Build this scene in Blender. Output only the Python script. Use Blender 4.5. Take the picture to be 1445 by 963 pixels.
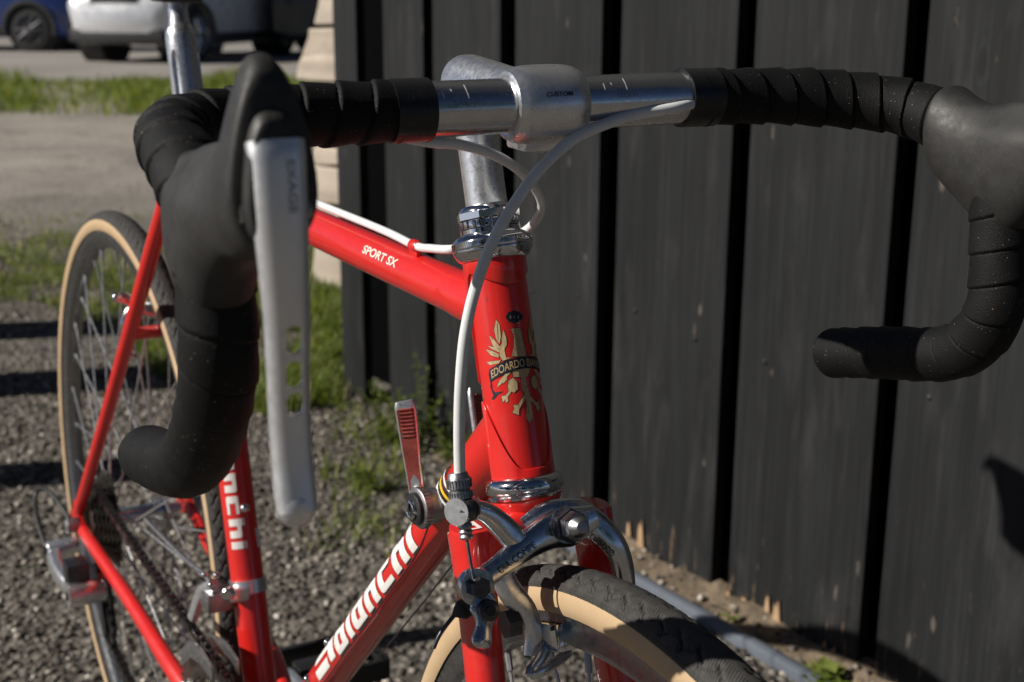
import bpy, bmesh, math, random
import numpy as np
from mathutils import Matrix, Vector

for _o in list(bpy.data.objects):
    bpy.data.objects.remove(_o)
SC = bpy.context.scene
COL = SC.collection
RNG = random.Random(7)
NR = np.random.RandomState(11)
A = np.array

# ------------------------------------------------------------------ camera
# camera solved in the bicycle's own frame (x forward, y rider's left, z up);
# LEAN turns that frame into the world (the bicycle leans a little, on a slight slope)
IW, IH, FPX = 1445.0, 963.0, 1837.1
CB = A([.95485, -.33656, .92949])
RB = A([[.50549, .86238, .02792], [-.2447, .11225, .96308], [-.82741, .49366, -.26777]])
LEAN = A([[.99971, -.00015, .02412], [-.00015, .99992, .01254], [-.02412, -.01254, .99963]])
CW = LEAN @ CB
RW = RB @ LEAN.T
SLOPE = -.02412

cam_d = bpy.data.cameras.new('camera')
cam = bpy.data.objects.new('camera', cam_d)
COL.objects.link(cam)
cam_d.sensor_width = 36
cam_d.lens = FPX / IW * 36
cam_d.clip_start = .02
cam_d.clip_end = 3000
_m = Matrix.Identity(4)
for i in range(3):
    _m[i][0], _m[i][1], _m[i][2], _m[i][3] = RW[0][i], RW[1][i], -RW[2][i], CW[i]
cam.matrix_world = _m
cam_d.dof.use_dof = True
cam_d.dof.focus_distance = .655
cam_d.dof.aperture_fstop = 13
SC.camera = cam

# ------------------------------------------------------------------ light
SUN_AZ = math.radians(-108.0)      # direction towards the sun in the xy plane
SUN_EL = math.radians(32.9)
world = bpy.data.worlds.new('World')
SC.world = world
world.use_nodes = True
_nt = world.node_tree
_sky = _nt.nodes.new('ShaderNodeTexSky')
_sky.sky_type = 'NISHITA'
_sky.sun_disc = False
_sky.sun_elevation = SUN_EL
_sky.sun_rotation = math.pi / 2 - SUN_AZ
_sky.altitude = 100
_sky.air_density = .28
_sky.dust_density = .3
_sky.ozone_density = 1.6
_bg = _nt.nodes['Background']
_bg.inputs['Strength'].default_value = .05
_nt.links.new(_sky.outputs[0], _bg.inputs['Color'])
sun_d = bpy.data.lights.new('sun', 'SUN')
sun_d.energy = 5.0
sun_d.angle = math.radians(.53)
sun_d.color = (1, .95, .87)
sun = bpy.data.objects.new('sun', sun_d)
COL.objects.link(sun)
TO_SUN = A([math.cos(SUN_AZ) * math.cos(SUN_EL), math.sin(SUN_AZ) * math.cos(SUN_EL), math.sin(SUN_EL)])
sun.rotation_euler = Vector(TO_SUN).to_track_quat('Z', 'Y').to_euler()
sun.location = (3, -5, 5)
SC.view_settings.view_transform = 'Standard'
SC.view_settings.look = 'None'
SC.view_settings.exposure = 0.1
SC.view_settings.gamma = 1
SC.view_settings.use_curve_mapping = False
SC.render.engine = 'CYCLES'

# ------------------------------------------------------------------ pixel helpers
def rayb(x, y):
    return RB.T @ A([(x - IW / 2) / FPX, -(y - IH / 2) / FPX, 1.])
def rayw(x, y):
    return RW.T @ A([(x - IW / 2) / FPX, -(y - IH / 2) / FPX, 1.])
def onp(x, y, P, N):                       # bicycle frame
    v = rayb(x, y)
    return CB + v * (((P - CB) @ N) / (v @ N))
def ypl(x, y, yy):
    return onp(x, y, A([0, yy, 0]), A([0, 1., 0]))
def atd(x, y, d):
    return CB + rayb(x, y) * d
def onpw(x, y, P, N):
    v = rayw(x, y)
    return CW + v * (((P - CW) @ N) / (v @ N))
def unit(v):
    v = np.asarray(v, float)
    return v / np.linalg.norm(v)

def ground_z(x, y=0):
    # slope under the bicycle, levelling out further off
    x = np.asarray(x, float)
    t = np.clip(x, -3.2, 1.4)
    z = SLOPE * t
    far = np.clip((-3.2 - x) / 6, 0, 1)
    return z + .012 * far
def groundw(x, y):
    # point of the picture on the ground (iterated on the uneven surface)
    z = 0.0
    for _ in range(12):
        p = onpw(x, y, A([0, 0, z]), A([0, 0, 1.]))
        z = .5 * z + .5 * float(ground_z(p[0], p[1]))
    return p

# ------------------------------------------------------------------ materials
MATS = {}
def nodes_of(name):
    m = bpy.data.materials.new(name)
    m.use_nodes = True
    nt = m.node_tree
    b = nt.nodes['Principled BSDF']
    return m, nt, b
def N(nt, kind, **kw):
    n = nt.nodes.new(kind)
    for k, v in kw.items():
        if k in n.inputs.keys():
            n.inputs[k].default_value = v
        else:
            setattr(n, k, v)
    return n
def ramp(nt, fac, stops, mode='LINEAR'):
    r = nt.nodes.new('ShaderNodeValToRGB')
    r.color_ramp.interpolation = mode
    e = r.color_ramp.elements
    while len(e) > 1:
        e.remove(e[-1])
    e[0].position, e[0].color = stops[0][0], tuple(stops[0][1]) + (1,) if len(stops[0][1]) == 3 else stops[0][1]
    for p, c in stops[1:]:
        q = e.new(p)
        q.color = tuple(c) + (1,) if len(c) == 3 else c
    nt.links.new(fac, r.inputs[0])
    return r
def g3(v):
    return (v, v, v)
def mixc(nt, fac, a, b, blend='MIX'):
    n = nt.nodes.new('ShaderNodeMix')
    n.data_type = 'RGBA'
    n.blend_type = blend
    for sock, val in ((n.inputs[0], fac), (n.inputs[6], a), (n.inputs[7], b)):
        if hasattr(val, 'is_linked'):
            nt.links.new(val, sock)
        elif isinstance(val, (int, float)):
            sock.default_value = val
        else:
            sock.default_value = tuple(val) + (1,) if len(val) == 3 else val
    return n.outputs[2]
def noise(nt, scale, detail=3, rough=.55, vec=None, dist=0):
    n = N(nt, 'ShaderNodeTexNoise', Scale=scale, Detail=detail, Roughness=rough, Distortion=dist)
    if vec is not None:
        nt.links.new(vec, n.inputs['Vector'])
    return n
def objco(nt, scale=(1, 1, 1), kind='Object'):
    t = nt.nodes.new('ShaderNodeTexCoord')
    mp = N(nt, 'ShaderNodeMapping')
    mp.inputs['Scale'].default_value = scale
    nt.links.new(t.outputs[kind], mp.inputs['Vector'])
    return mp.outputs[0]
def bump(nt, b, h, strength=.3, dist=.001):
    n = N(nt, 'ShaderNodeBump', Strength=strength, Distance=dist)
    nt.links.new(h, n.inputs['Height'])
    nt.links.new(n.outputs[0], b.inputs['Normal'])
    return n
def pbr(name, col, rough=.5, metal=0., coat=0., var=.12, vscale=60, rvar=.12, bmp=0., bscale=900, bdist=.0005,
        spec=.5, dust=0., dustcol=(.35, .3, .24)):
    m, nt, b = nodes_of(name)
    co = objco(nt)
    n1 = noise(nt, vscale, 4, .6, co)
    r1 = ramp(nt, n1.outputs[0], [(.25, tuple(c * (1 - var) for c in col)), (.75, tuple(min(1, c * (1 + var)) for c in col))])
    c = r1.outputs[0]
    if dust > 0:
        n3 = noise(nt, vscale * 9, 3, .7, co)
        n4 = noise(nt, vscale * .6, 3, .6, co)
        mul = N(nt, 'ShaderNodeMath', operation='MULTIPLY')
        nt.links.new(n3.outputs[0], mul.inputs[0])
        nt.links.new(n4.outputs[0], mul.inputs[1])
        r3 = ramp(nt, mul.outputs[0], [(.28, g3(0)), (.5, g3(dust))])
        c = mixc(nt, r3.outputs[0], c, dustcol)
    nt.links.new(c, b.inputs['Base Color'])
    n2 = noise(nt, vscale * 2.7, 4, .65, co)
    r2 = ramp(nt, n2.outputs[0], [(.3, g3(max(0.02, rough - rvar))), (.7, g3(min(1, rough + rvar)))])
    nt.links.new(r2.outputs[0], b.inputs['Roughness'])
    b.inputs['Metallic'].default_value = metal
    b.inputs['Coat Weight'].default_value = coat
    b.inputs['Coat Roughness'].default_value = .08
    b.inputs['Specular IOR Level'].default_value = spec
    if bmp > 0:
        n5 = noise(nt, bscale, 3, .6, co)
        bump(nt, b, n5.outputs[0], bmp, bdist)
    MATS[name] = m
    return m

pbr('red_paint', (.66, .016, .012), .36, coat=.9, var=.05, vscale=30, rvar=.06, dust=.10, dustcol=(.5, .2, .15), bmp=.03, bscale=1500)
pbr('white_print', (.82, .80, .76), .45, var=.05)
pbr('dark_print', (.02, .022, .03), .5, var=.05)
pbr('gold_print', (.50, .37, .20), .5, var=.22, vscale=700)
pbr('navy_print', (.008, .010, .022), .5, var=.1)
pbr('yellow_print', (.75, .48, .02), .45)
pbr('faded_print', (.78, .72, .62), .5, var=.2, vscale=900)
pbr('chrome', (.72, .72, .73), .09, 1, var=.04, rvar=.05, vscale=90, dust=.12, dustcol=(.12, .11, .1))
pbr('polished_alloy', (.62, .63, .65), .2, 1, var=.06, vscale=140, rvar=.09, bmp=.05, bscale=2500, dust=.2, dustcol=(.2, .19, .18))
pbr('satin_alloy', (.77, .78, .80), .30, .9, var=.04, vscale=110, rvar=.07, bmp=.04, bscale=2600, dust=.08, dustcol=(.3, .3, .3))
pbr('lever_alloy', (.84, .85, .87), .46, .9, var=.03, vscale=110, rvar=.05, bmp=.04, bscale=2600, dust=.05, dustcol=(.3, .3, .3))
pbr('dull_alloy', (.40, .40, .41), .42, 1, var=.15, vscale=140, rvar=.12, dust=.3, dustcol=(.1, .09, .08))
pbr('dark_steel', (.09, .09, .1), .4, .9, var=.3, vscale=200, dust=.3, dustcol=(.1, .08, .06))
pbr('chain_steel', (.13, .125, .12), .3, 1, var=.3, vscale=300, dust=.4, dustcol=(.04, .035, .03))
pbr('sprocket_steel', (.20, .19, .17), .38, 1, var=.3, vscale=200, dust=.5, dustcol=(.05, .045, .04))
pbr('spoke_steel', (.55, .56, .58), .34, .8, var=.1)
pbr('black_plastic', (.016, .016, .017), .42, var=.2, bmp=.1, bscale=1800)
pbr('hood_rubber', (.018, .0174, .0168), .57, var=.3, vscale=45, rvar=.12, bmp=.2, bscale=1300, bdist=.0004, dust=.3, dustcol=(.085, .077, .068))
pbr('gloss_tape', (.010, .0102, .011), .34, var=.2, vscale=80, rvar=.1, bmp=.15, bscale=350, bdist=.001)
pbr('housing_white', (.77, .785, .79), .36, dust=.25, dustcol=(.45, .42, .36), var=.05, vscale=120, coat=.2)
pbr('cable_steel', (.28, .27, .26), .38, 1)
pbr('pad_rubber', (.02, .02, .02), .7)
pbr('rim_alloy', (.33, .34, .35), .34, 1, var=.15, vscale=120, rvar=.12, dust=.35, dustcol=(.06, .055, .05))
pbr('lever_enamel', (.34, .075, .06), .42, .45, var=.35, vscale=120, dust=.35, dustcol=(.45, .36, .3))
pbr('brass', (.5, .34, .15), .35, 1)

def chip_paint():
    m = MATS['red_paint']
    nt = m.node_tree
    b = nt.nodes['Principled BSDF']
    src = b.inputs['Base Color'].links[0].from_socket
    co = objco(nt)
    w_ = noise(nt, 400, 3, .6, co)
    va = N(nt, 'ShaderNodeVectorMath', operation='MULTIPLY_ADD')
    nt.links.new(w_.outputs['Color'], va.inputs[0])
    va.inputs[1].default_value = (.9, .9, .9)
    mp = objco(nt, (170, 170, 170))
    nt.links.new(mp, va.inputs[2])
    v = N(nt, 'ShaderNodeTexVoronoi', Scale=1.)
    nt.links.new(va.outputs[0], v.inputs['Vector'])
    sp = N(nt, 'ShaderNodeSeparateColor')
    nt.links.new(v.outputs['Color'], sp.inputs[0])
    a = ramp(nt, v.outputs['Distance'], [(.10, g3(1)), (.20, g3(0))])
    c = ramp(nt, sp.outputs[0], [(.968, g3(0)), (.975, g3(.75))])
    mu = N(nt, 'ShaderNodeMath', operation='MULTIPLY')
    nt.links.new(a.outputs[0], mu.inputs[0])
    nt.links.new(c.outputs[0], mu.inputs[1])
    h = ramp(nt, sp.outputs[1], [(.4, (.10, .03, .025)), (.6, (.45, .33, .27))])
    nt.links.new(mixc(nt, mu.outputs[0], src, h.outputs[0]), b.inputs['Base Color'])
chip_paint()

def tape_material():
    m, nt, b = nodes_of('bar_tape')
    co = objco(nt)
    n1 = noise(nt, 60, 4, .6, co)
    base = ramp(nt, n1.outputs[0], [(.3, (.0035, .0035, .0037)), (.75, (.0075, .0074, .0073))])
    v = N(nt, 'ShaderNodeTexVoronoi', Scale=620.)
    nt.links.new(co, v.inputs['Vector'])
    dots = ramp(nt, v.outputs['Distance'], [(.10, g3(1)), (.17, g3(0))])
    sep = N(nt, 'ShaderNodeSeparateColor')
    nt.links.new(v.outputs['Color'], sep.inputs[0])
    pick = ramp(nt, sep.outputs[0], [(.80, g3(0)), (.86, g3(.9))])
    mul = N(nt, 'ShaderNodeMath', operation='MULTIPLY')
    nt.links.new(dots.outputs[0], mul.inputs[0])
    nt.links.new(pick.outputs[0], mul.inputs[1])
    hue = ramp(nt, sep.outputs[1], [(.3, (.20, .195, .19)), (.9, (.42, .30, .16))])
    c = mixc(nt, mul.outputs[0], base.outputs[0], hue.outputs[0])
    nt.links.new(c, b.inputs['Base Color'])
    b.inputs['Roughness'].default_value = .6
    b.inputs['Specular IOR Level'].default_value = .22
    n5 = noise(nt, 1700, 3, .6, co)
    bump(nt, b, n5.outputs[0], .5, .0008)
    MATS['bar_tape'] = m
tape_material()

def tread_material():
    # UV: u metres along the tread, v metres across it
    m, nt, b = nodes_of('tyre_rubber')
    uv = nt.nodes.new('ShaderNodeUVMap')
    sp = N(nt, 'ShaderNodeSeparateXYZ')
    nt.links.new(uv.outputs[0], sp.inputs[0])
    def math_(op, a, b_=None):
        n = N(nt, 'ShaderNodeMath', operation=op)
        for i, v in enumerate((a, b_)):
            if v is None:
                continue
            if hasattr(v, 'is_linked'):
                nt.links.new(v, n.inputs[i])
            else:
                n.inputs[i].default_value = v
        return n.outputs[0]
    U, V = sp.outputs[0], sp.outputs[1]
    av = math_('ABSOLUTE', V)
    # fine file tread: thin slanted ridges either side of the crown
    ph = math_('ADD', math_('MULTIPLY', U, 3700.), math_('MULTIPLY', av, 2600.))
    fine = math_('MULTIPLY', math_('ADD', math_('SINE', ph), 1.), .22)
    # bold slanted sipes on the shoulders
    q = math_('ADD', math_('MULTIPLY', U, 62.), math_('MULTIPLY', av, 95.))
    fr = math_('FRACT', q)
    sip = math_('LESS_THAN', fr, .16)
    band = math_('MULTIPLY', math_('GREATER_THAN', av, .0045), math_('LESS_THAN', av, .0125))
    sipe = math_('MULTIPLY', sip, band)
    # circumferential ribs low on the shoulder
    rib = math_('MULTIPLY', math_('GREATER_THAN', av, .0135), math_('MULTIPLY', math_('ADD', math_('SINE', math_('MULTIPLY', av, 6300.)), 1.), .3))
    h = math_('SUBTRACT', math_('ADD', fine, rib), math_('MULTIPLY', sipe, 1.1))
    co = objco(nt)
    n1 = noise(nt, 130, 4, .65, co)
    base = ramp(nt, n1.outputs[0], [(.3, (.030, .0295, .0285)), (.75, (.068, .065, .061))])
    n2 = noise(nt, 800, 3, .7, co)
    dst = ramp(nt, n2.outputs[0], [(.55, g3(0)), (.72, g3(.5))])
    c = mixc(nt, dst.outputs[0], base.outputs[0], (.13, .115, .095))
    nt.links.new(c, b.inputs['Base Color'])
    b.inputs['Roughness'].default_value = .72
    b.inputs['Specular IOR Level'].default_value = .35
    bump(nt, b, h, .7, .0007)
    MATS['tyre_rubber'] = m
tread_material()
pbr('tan_sidewall', (.49, .345, .20), .62, var=.1, vscale=25, bmp=.25, bscale=900, bdist=.0004, dust=.12, dustcol=(.3, .22, .13))

# ------------------------------------------------------------------ mesh helpers
class MB:
    def __init__(s):
        s.v, s.f, s.n, s.uv = [], [], 0, {}
    def add(s, v, f, uv=None):
        v = np.asarray(v, float).reshape(-1, 3)
        if uv is not None:
            for i, q in enumerate(f):
                s.uv[len(s.f) + i] = uv[i]
        s.f.extend([tuple(int(i) + s.n for i in q) for q in f])
        s.v.append(v)
        s.n += len(v)
        return s
    def mesh(s, name, mat, angle=40):
        me = bpy.data.meshes.new(name)
        me.from_pydata(np.concatenate(s.v).tolist(), [], s.f)
        if s.uv:
            lay = me.uv_layers.new(name='UVMap')
            k = 0
            flat = []
            for i, q in enumerate(s.f):
                w = s.uv.get(i)
                for j in range(len(q)):
                    flat.extend(w[j] if w is not None else (0., 0.))
            lay.data.foreach_set('uv', flat)
        me.update()
        if angle:
            me.shade_smooth()
            me.set_sharp_from_angle(angle=math.radians(angle))
        if mat:
            me.materials.append(MATS[mat] if isinstance(mat, str) else mat)
        return me
    def build(s, name, mat, parent=None, angle=40, label=None):
        me = s.mesh(name, mat, angle)
        return link(name, me, parent, label)
def link(name, data, parent=None, label=None):
    o = bpy.data.objects.new(name, data)
    COL.objects.link(o)
    if parent is not None:
        o.parent = parent
    if label:
        o['label'] = label
    return o
def thing(o, label, cat, group=None):
    o['label'] = label
    o['category'] = cat
    if group:
        o['group'] = group
    return o
def empty(name, loc=(0, 0, 0), rz=0):
    o = bpy.data.objects.new(name, None)
    COL.objects.link(o)
    o.location = loc
    o.rotation_euler = (0, 0, rz)
    o.empty_display_size = .1
    return o

def catmull(pts, n=8):
    p = [np.asarray(q, float) for q in pts]
    p = [2 * p[0] - p[1]] + p + [2 * p[-1] - p[-2]]
    out = []
    for i in range(1, len(p) - 2):
        for k in range(n):
            t = k / n
            a, b, c, d = p[i - 1], p[i], p[i + 1], p[i + 2]
            out.append(.5 * (2 * b + (c - a) * t + (2 * a - 5 * b + 4 * c - d) * t * t + (3 * b - a - 3 * c + d) * t ** 3))
    out.append(p[-2])
    return A(out)
def resample(P, n):
    d = np.concatenate([[0], np.cumsum(np.linalg.norm(np.diff(P[:, :3], axis=0), axis=1))])
    t = np.linspace(0, d[-1], n)
    return np.stack([np.interp(t, d, P[:, i]) for i in range(P.shape[1])], 1), t
def frames(P, ref=None):
    T = np.gradient(P, axis=0)
    T /= np.linalg.norm(T, axis=1)[:, None]
    if ref is None:
        ref = A([0, 0, 1.]) if abs(T[0][2]) < .8 else A([1., 0, 0])
        fixed = False
    else:
        fixed = True
    Nn = np.zeros_like(P)
    v = np.asarray(ref, float)
    for i in range(len(P)):
        if fixed:
            v = np.asarray(ref, float)
        w = v - T[i] * (v @ T[i])
        l = np.linalg.norm(w)
        if l < 1e-6:
            w = Nn[i - 1]
        else:
            w = w / l
        Nn[i] = w
        v = w
    return T, Nn, np.cross(T, Nn)
def grid_faces(nr, nc, closed=True, off=0):
    f = []
    for i in range(nr - 1):
        for j in range(nc if closed else nc - 1):
            k = (j + 1) % nc
            f.append((off + i * nc + j, off + i * nc + k, off + (i + 1) * nc + k, off + (i + 1) * nc + j))
    return f
def tube(P, r, seg=14, cap=True, ref=None, rb=None, power=2., mb=None, uv=False):
    """swept tube; r, rb radii along the reference normal and across it"""
    P = np.asarray(P, float)
    n = len(P)
    r = np.broadcast_to(np.asarray(r, float), (n,))
    rb = r if rb is None else np.broadcast_to(np.asarray(rb, float), (n,))
    T, U, B = frames(P, ref)
    a = np.linspace(0, 2 * np.pi, seg, endpoint=False)
    ca, sa = np.cos(a), np.sin(a)
    e = 2. / power
    ca = np.sign(ca) * np.abs(ca) ** e
    sa = np.sign(sa) * np.abs(sa) ** e
    V = (P[:, None] + U[:, None] * (r[:, None] * ca)[..., None] + B[:, None] * (rb[:, None] * sa)[..., None]).reshape(-1, 3)
    F = grid_faces(n, seg)
    mb = mb or MB()
    if cap:
        F.append(tuple(range(seg))[::-1])
        F.append(tuple((n - 1) * seg + i for i in range(seg)))
    mb.add(V, F)
    return mb
def rod(a, b, r0, r1=None, seg=12, mb=None, n=2):
    a, b = np.asarray(a, float), np.asarray(b, float)
    r1 = r0 if r1 is None else r1
    t = np.linspace(0, 1, n)[:, None]
    return tube(a + (b - a) * t, np.linspace(r0, r1, n), seg, mb=mb)
def perp(axis, ref=None):
    axis = unit(axis)
    ref = A([0, 0, 1.]) if ref is None else np.asarray(ref, float)
    if abs(axis @ unit(ref)) > .95:
        ref = A([1., 0, 0])
    e1 = unit(ref - axis * (ref @ axis))
    return axis, e1, np.cross(axis, e1)
def lathe(prof, O, axis, seg=40, mb=None, ref=None, cap=True, poly=None):
    """prof: list of (h, r) along axis"""
    axis, e1, e2 = perp(axis, ref)
    a = np.linspace(0, 2 * np.pi, seg, endpoint=False)
    V = []
    for h, r in prof:
        rr = r
        if poly:
            k = np.pi / poly
            rr = r * np.cos(k) / np.cos((a % (2 * k)) - k)
        V.append(O + axis * h + (rr * np.cos(a))[:, None] * e1 + (rr * np.sin(a))[:, None] * e2)
    F = grid_faces(len(prof), seg)
    if cap:
        F.append(tuple(range(seg))[::-1])
        F.append(tuple((len(prof) - 1) * seg + i for i in range(seg)))
    mb = mb or MB()
    mb.add(np.concatenate(V), F)
    return mb
def box(c, ax, ay, az, hx, hy, hz, bev=.0, mb=None):
    """bevelled box: centre, unit axes, half sizes"""
    c = np.asarray(c, float)
    bm = bmesh.new()
    bmesh.ops.create_cube(bm, size=2)
    for v in bm.verts:
        v.co = Vector((v.co.x * hx, v.co.y * hy, v.co.z * hz))
    if bev > 0:
        bmesh.ops.bevel(bm, geom=list(bm.edges), offset=bev, segments=2, affect='EDGES', profile=.6)
    bm.verts.index_update()
    V = A([v.co[:] for v in bm.verts])
    F = [tuple(v.index for v in f.verts) for f in bm.faces]
    bm.free()
    mb = mb or MB()
    mb.add(c + V[:, :1] * ax + V[:, 1:2] * ay + V[:, 2:3] * az, F)
    return mb
def sphere(c, r, mb=None, n=10, m=16, sq=(1, 1, 1)):
    th = np.linspace(0, np.pi, n)
    prof = []
    V = []
    for t in th:
        a = np.linspace(0, 2 * np.pi, m, endpoint=False)
        s = max(math.sin(t), 1e-3)
        V.append(np.stack([s * np.cos(a) * sq[0], s * np.sin(a) * sq[1], np.full(m, math.cos(t) * sq[2])], 1))
    mb = mb or MB()
    mb.add(np.asarray(c) + r * np.concatenate(V), [q[::-1] for q in grid_faces(n, m)])
    return mb
def plate(poly, O, ax, ay, th, mb=None, bev=.0):
    """flat outline (2-D list) extruded by th along ax x ay (centred)"""
    bm = bmesh.new()
    vs = [bm.verts.new((p[0], p[1], -th / 2)) for p in poly]
    f = bm.faces.new(vs)
    r = bmesh.ops.extrude_face_region(bm, geom=[f])
    for v in r['geom']:
        if isinstance(v, bmesh.types.BMVert):
            v.co.z += th
    bmesh.ops.recalc_face_normals(bm, faces=bm.faces)
    if bev > 0:
        bmesh.ops.bevel(bm, geom=[e for e in bm.edges], offset=bev, segments=2, affect='EDGES', profile=.6)
    bm.verts.index_update()
    V = A([v.co[:] for v in bm.verts])
    F = [tuple(v.index for v in f.verts) for f in bm.faces]
    bm.free()
    mb = mb or MB()
    az = np.cross(ax, ay)
    mb.add(np.asarray(O) + V[:, :1] * ax + V[:, 1:2] * ay + V[:, 2:3] * az, F)
    return mb

# flat print wrapped on tubes ----------------------------------------------------
def text2d(body, bold=0., shear=0.):
    cu = bpy.data.curves.new('t', 'FONT')
    cu.body = body
    cu.offset = bold
    cu.shear = shear
    cu.resolution_u = 5
    o = bpy.data.objects.new('t', cu)
    me = o.to_mesh()
    V = A([v.co[:2] for v in me.vertices])
    F = [tuple(p.vertices) for p in me.polygons]
    o.to_mesh_clear()
    bpy.data.objects.remove(o)
    bpy.data.curves.remove(cu)
    return V, F
def cut_grid(V, F, step):
    """cut a flat mesh along grid lines so that it can follow a curved surface"""
    bm = bmesh.new()
    vs = [bm.verts.new((p[0], p[1], 0)) for p in V]
    for q in F:
        try:
            bm.faces.new([vs[i] for i in q])
        except ValueError:
            pass
    lo, hi = V.min(0), V.max(0)
    for ax in (0, 1):
        if not step[ax]:
            continue
        t = lo[ax] + step[ax]
        while t < hi[ax]:
            no = (1, 0, 0) if ax == 0 else (0, 1, 0)
            co = (t, 0, 0) if ax == 0 else (0, t, 0)
            bmesh.ops.bisect_plane(bm, geom=list(bm.verts) + list(bm.edges) + list(bm.faces), plane_co=co, plane_no=no)
            t += step[ax]
    bm.verts.index_update()
    V2 = A([v.co[:2] for v in bm.verts])
    F2 = [tuple(v.index for v in f.verts) for f in bm.faces]
    bm.free()
    return V2, F2
class Cyl:
    """surface of a straight tube: s along the axis, t round it in metres"""
    def __init__(s, O, axis, r, ref):
        s.O, s.r = np.asarray(O, float), r
        s.a, s.e1, s.e2 = perp(axis, ref)
    def at(s, st, lift=.00025):
        st = np.asarray(st, float)
        th = st[:, 1] / s.r
        R = s.r + lift
        return s.O + st[:, :1] * s.a + (R * np.cos(th))[:, None] * s.e1 + (R * np.sin(th))[:, None] * s.e2
    def hit(s, x, y):
        d = rayb(x, y)
        o = CB - s.O
        dp = d - s.a * (d @ s.a)
        op = o - s.a * (o @ s.a)
        aa, bb, cc = dp @ dp, 2 * dp @ op, op @ op - s.r ** 2
        disc = bb * bb - 4 * aa * cc
        t = (-bb - math.sqrt(max(disc, 0))) / (2 * aa)
        p = o + d * t
        return A([p @ s.a, math.atan2(p @ s.e2, p @ s.e1) * s.r])
    def text(s, body, s0, s1, t0, t1, name, mat, parent, bold=0., shear=0., lift=.00025, flip=False, vertical=False):
        V, F = text2d(body, bold, shear)
        lo, hi = V.min(0), V.max(0)
        V = (V - lo) / (hi - lo)
        W = np.stack([s0 + (s1 - s0) * V[:, 0], t0 + (t1 - t0) * V[:, 1]], 1)
        W, F = cut_grid(W, F, (0, s.r * .16))
        mb = MB().add(s.at(W, lift), F)
        return mb.build(name, mat, parent, angle=0)
    def poly(s, P, lift, mb):
        P = np.asarray(P, float)
        W, F = cut_grid(P, [tuple(range(len(P)))], (0, s.r * .2))
        mb.add(s.at(W, lift), F)
        return mb

# =================================================================== BICYCLE
bike = empty('bicycle')
bike.matrix_world = Matrix([list(r) + [0] for r in LEAN.tolist()] + [[0, 0, 0, 1]])
thing(bike, 'red steel road bicycle with black taped drop handlebar and tan sidewall tyres', 'bicycle')

X_, Y_, Z_ = A([1., 0, 0]), A([0, 1., 0]), A([0, 0, 1.])
H0 = A([.4074, 0, .6744])
HU = A([-.3176, 0, .9482])
HN = A([.9482, 0, .3176])
LH = .118
BB = A([0, 0, .2711])
SU = unit(A([-.28516, 0, .95848]))
RA = A([-.4208, 0, .3391])
ST = math.radians(-4.779)
def steer_m():
    k = HU
    K = A([[0, -k[2], k[1]], [k[2], 0, -k[0]], [-k[1], k[0], 0]])
    return np.eye(3) + math.sin(ST) * K + (1 - math.cos(ST)) * K @ K
SM = steer_m()
NS, LS = SM @ HN, SM @ Y_
def S(a, b, c):                      # steered frame: up the head axis, forward, rider's left
    return H0 + HU * a + NS * b + LS * c
def SP(x, y, off):
    return onp(x, y, H0 + NS * off, NS)
AXF = S(-.3752, .045, 0)
RF, RR = .3329, .3391

# ---- head tube
ht = lathe([(0, .0157), (LH, .0157)], H0, HU, 64, ref=HN).build('head_tube', 'red_paint', bike)
HTC = Cyl(H0, HU, .0157, HN)
def sstep(x):
    x = np.clip(x, 0, 1)
    return x * x * (3 - 2 * x)
def lug(edge, hend, sign):
    th = np.linspace(0, 2 * np.pi, 96, endpoint=False)
    tw = (th + np.pi) % (2 * np.pi) - np.pi
    e = edge(tw)
    rows = [(e, .0157 - .0002), (e, .0165), (e - sign * -.0005, .01695)]
    V = []
    for h, r in rows:
        V.append(H0 + h[:, None] * HU + r * (np.cos(th)[:, None] * HN + np.sin(th)[:, None] * Y_))
    for h, r in ((hend, .0170), (hend, .0150)):
        V.append(H0 + h * HU + r * (np.cos(th)[:, None] * HN + np.sin(th)[:, None] * Y_))
    F = grid_faces(len(V), 96)
    if sign > 0:
        pass
    else:
        F = [q[::-1] for q in F]
    return MB().add(np.concatenate(V), F)
T0 = math.radians(-5)
lug(lambda t: .1075 - .004 * np.cos((t - T0) * 2) - .055 * sstep((np.abs(t) - 1.5) / .7), LH - .0002, 1).build('lug', 'red_paint', ht, 55)
lug(lambda t: .0075 + .037 * sstep((np.abs(t - T0) - .35) / 1.45), .0002, -1).build('lug', 'red_paint', ht, 55)

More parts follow.
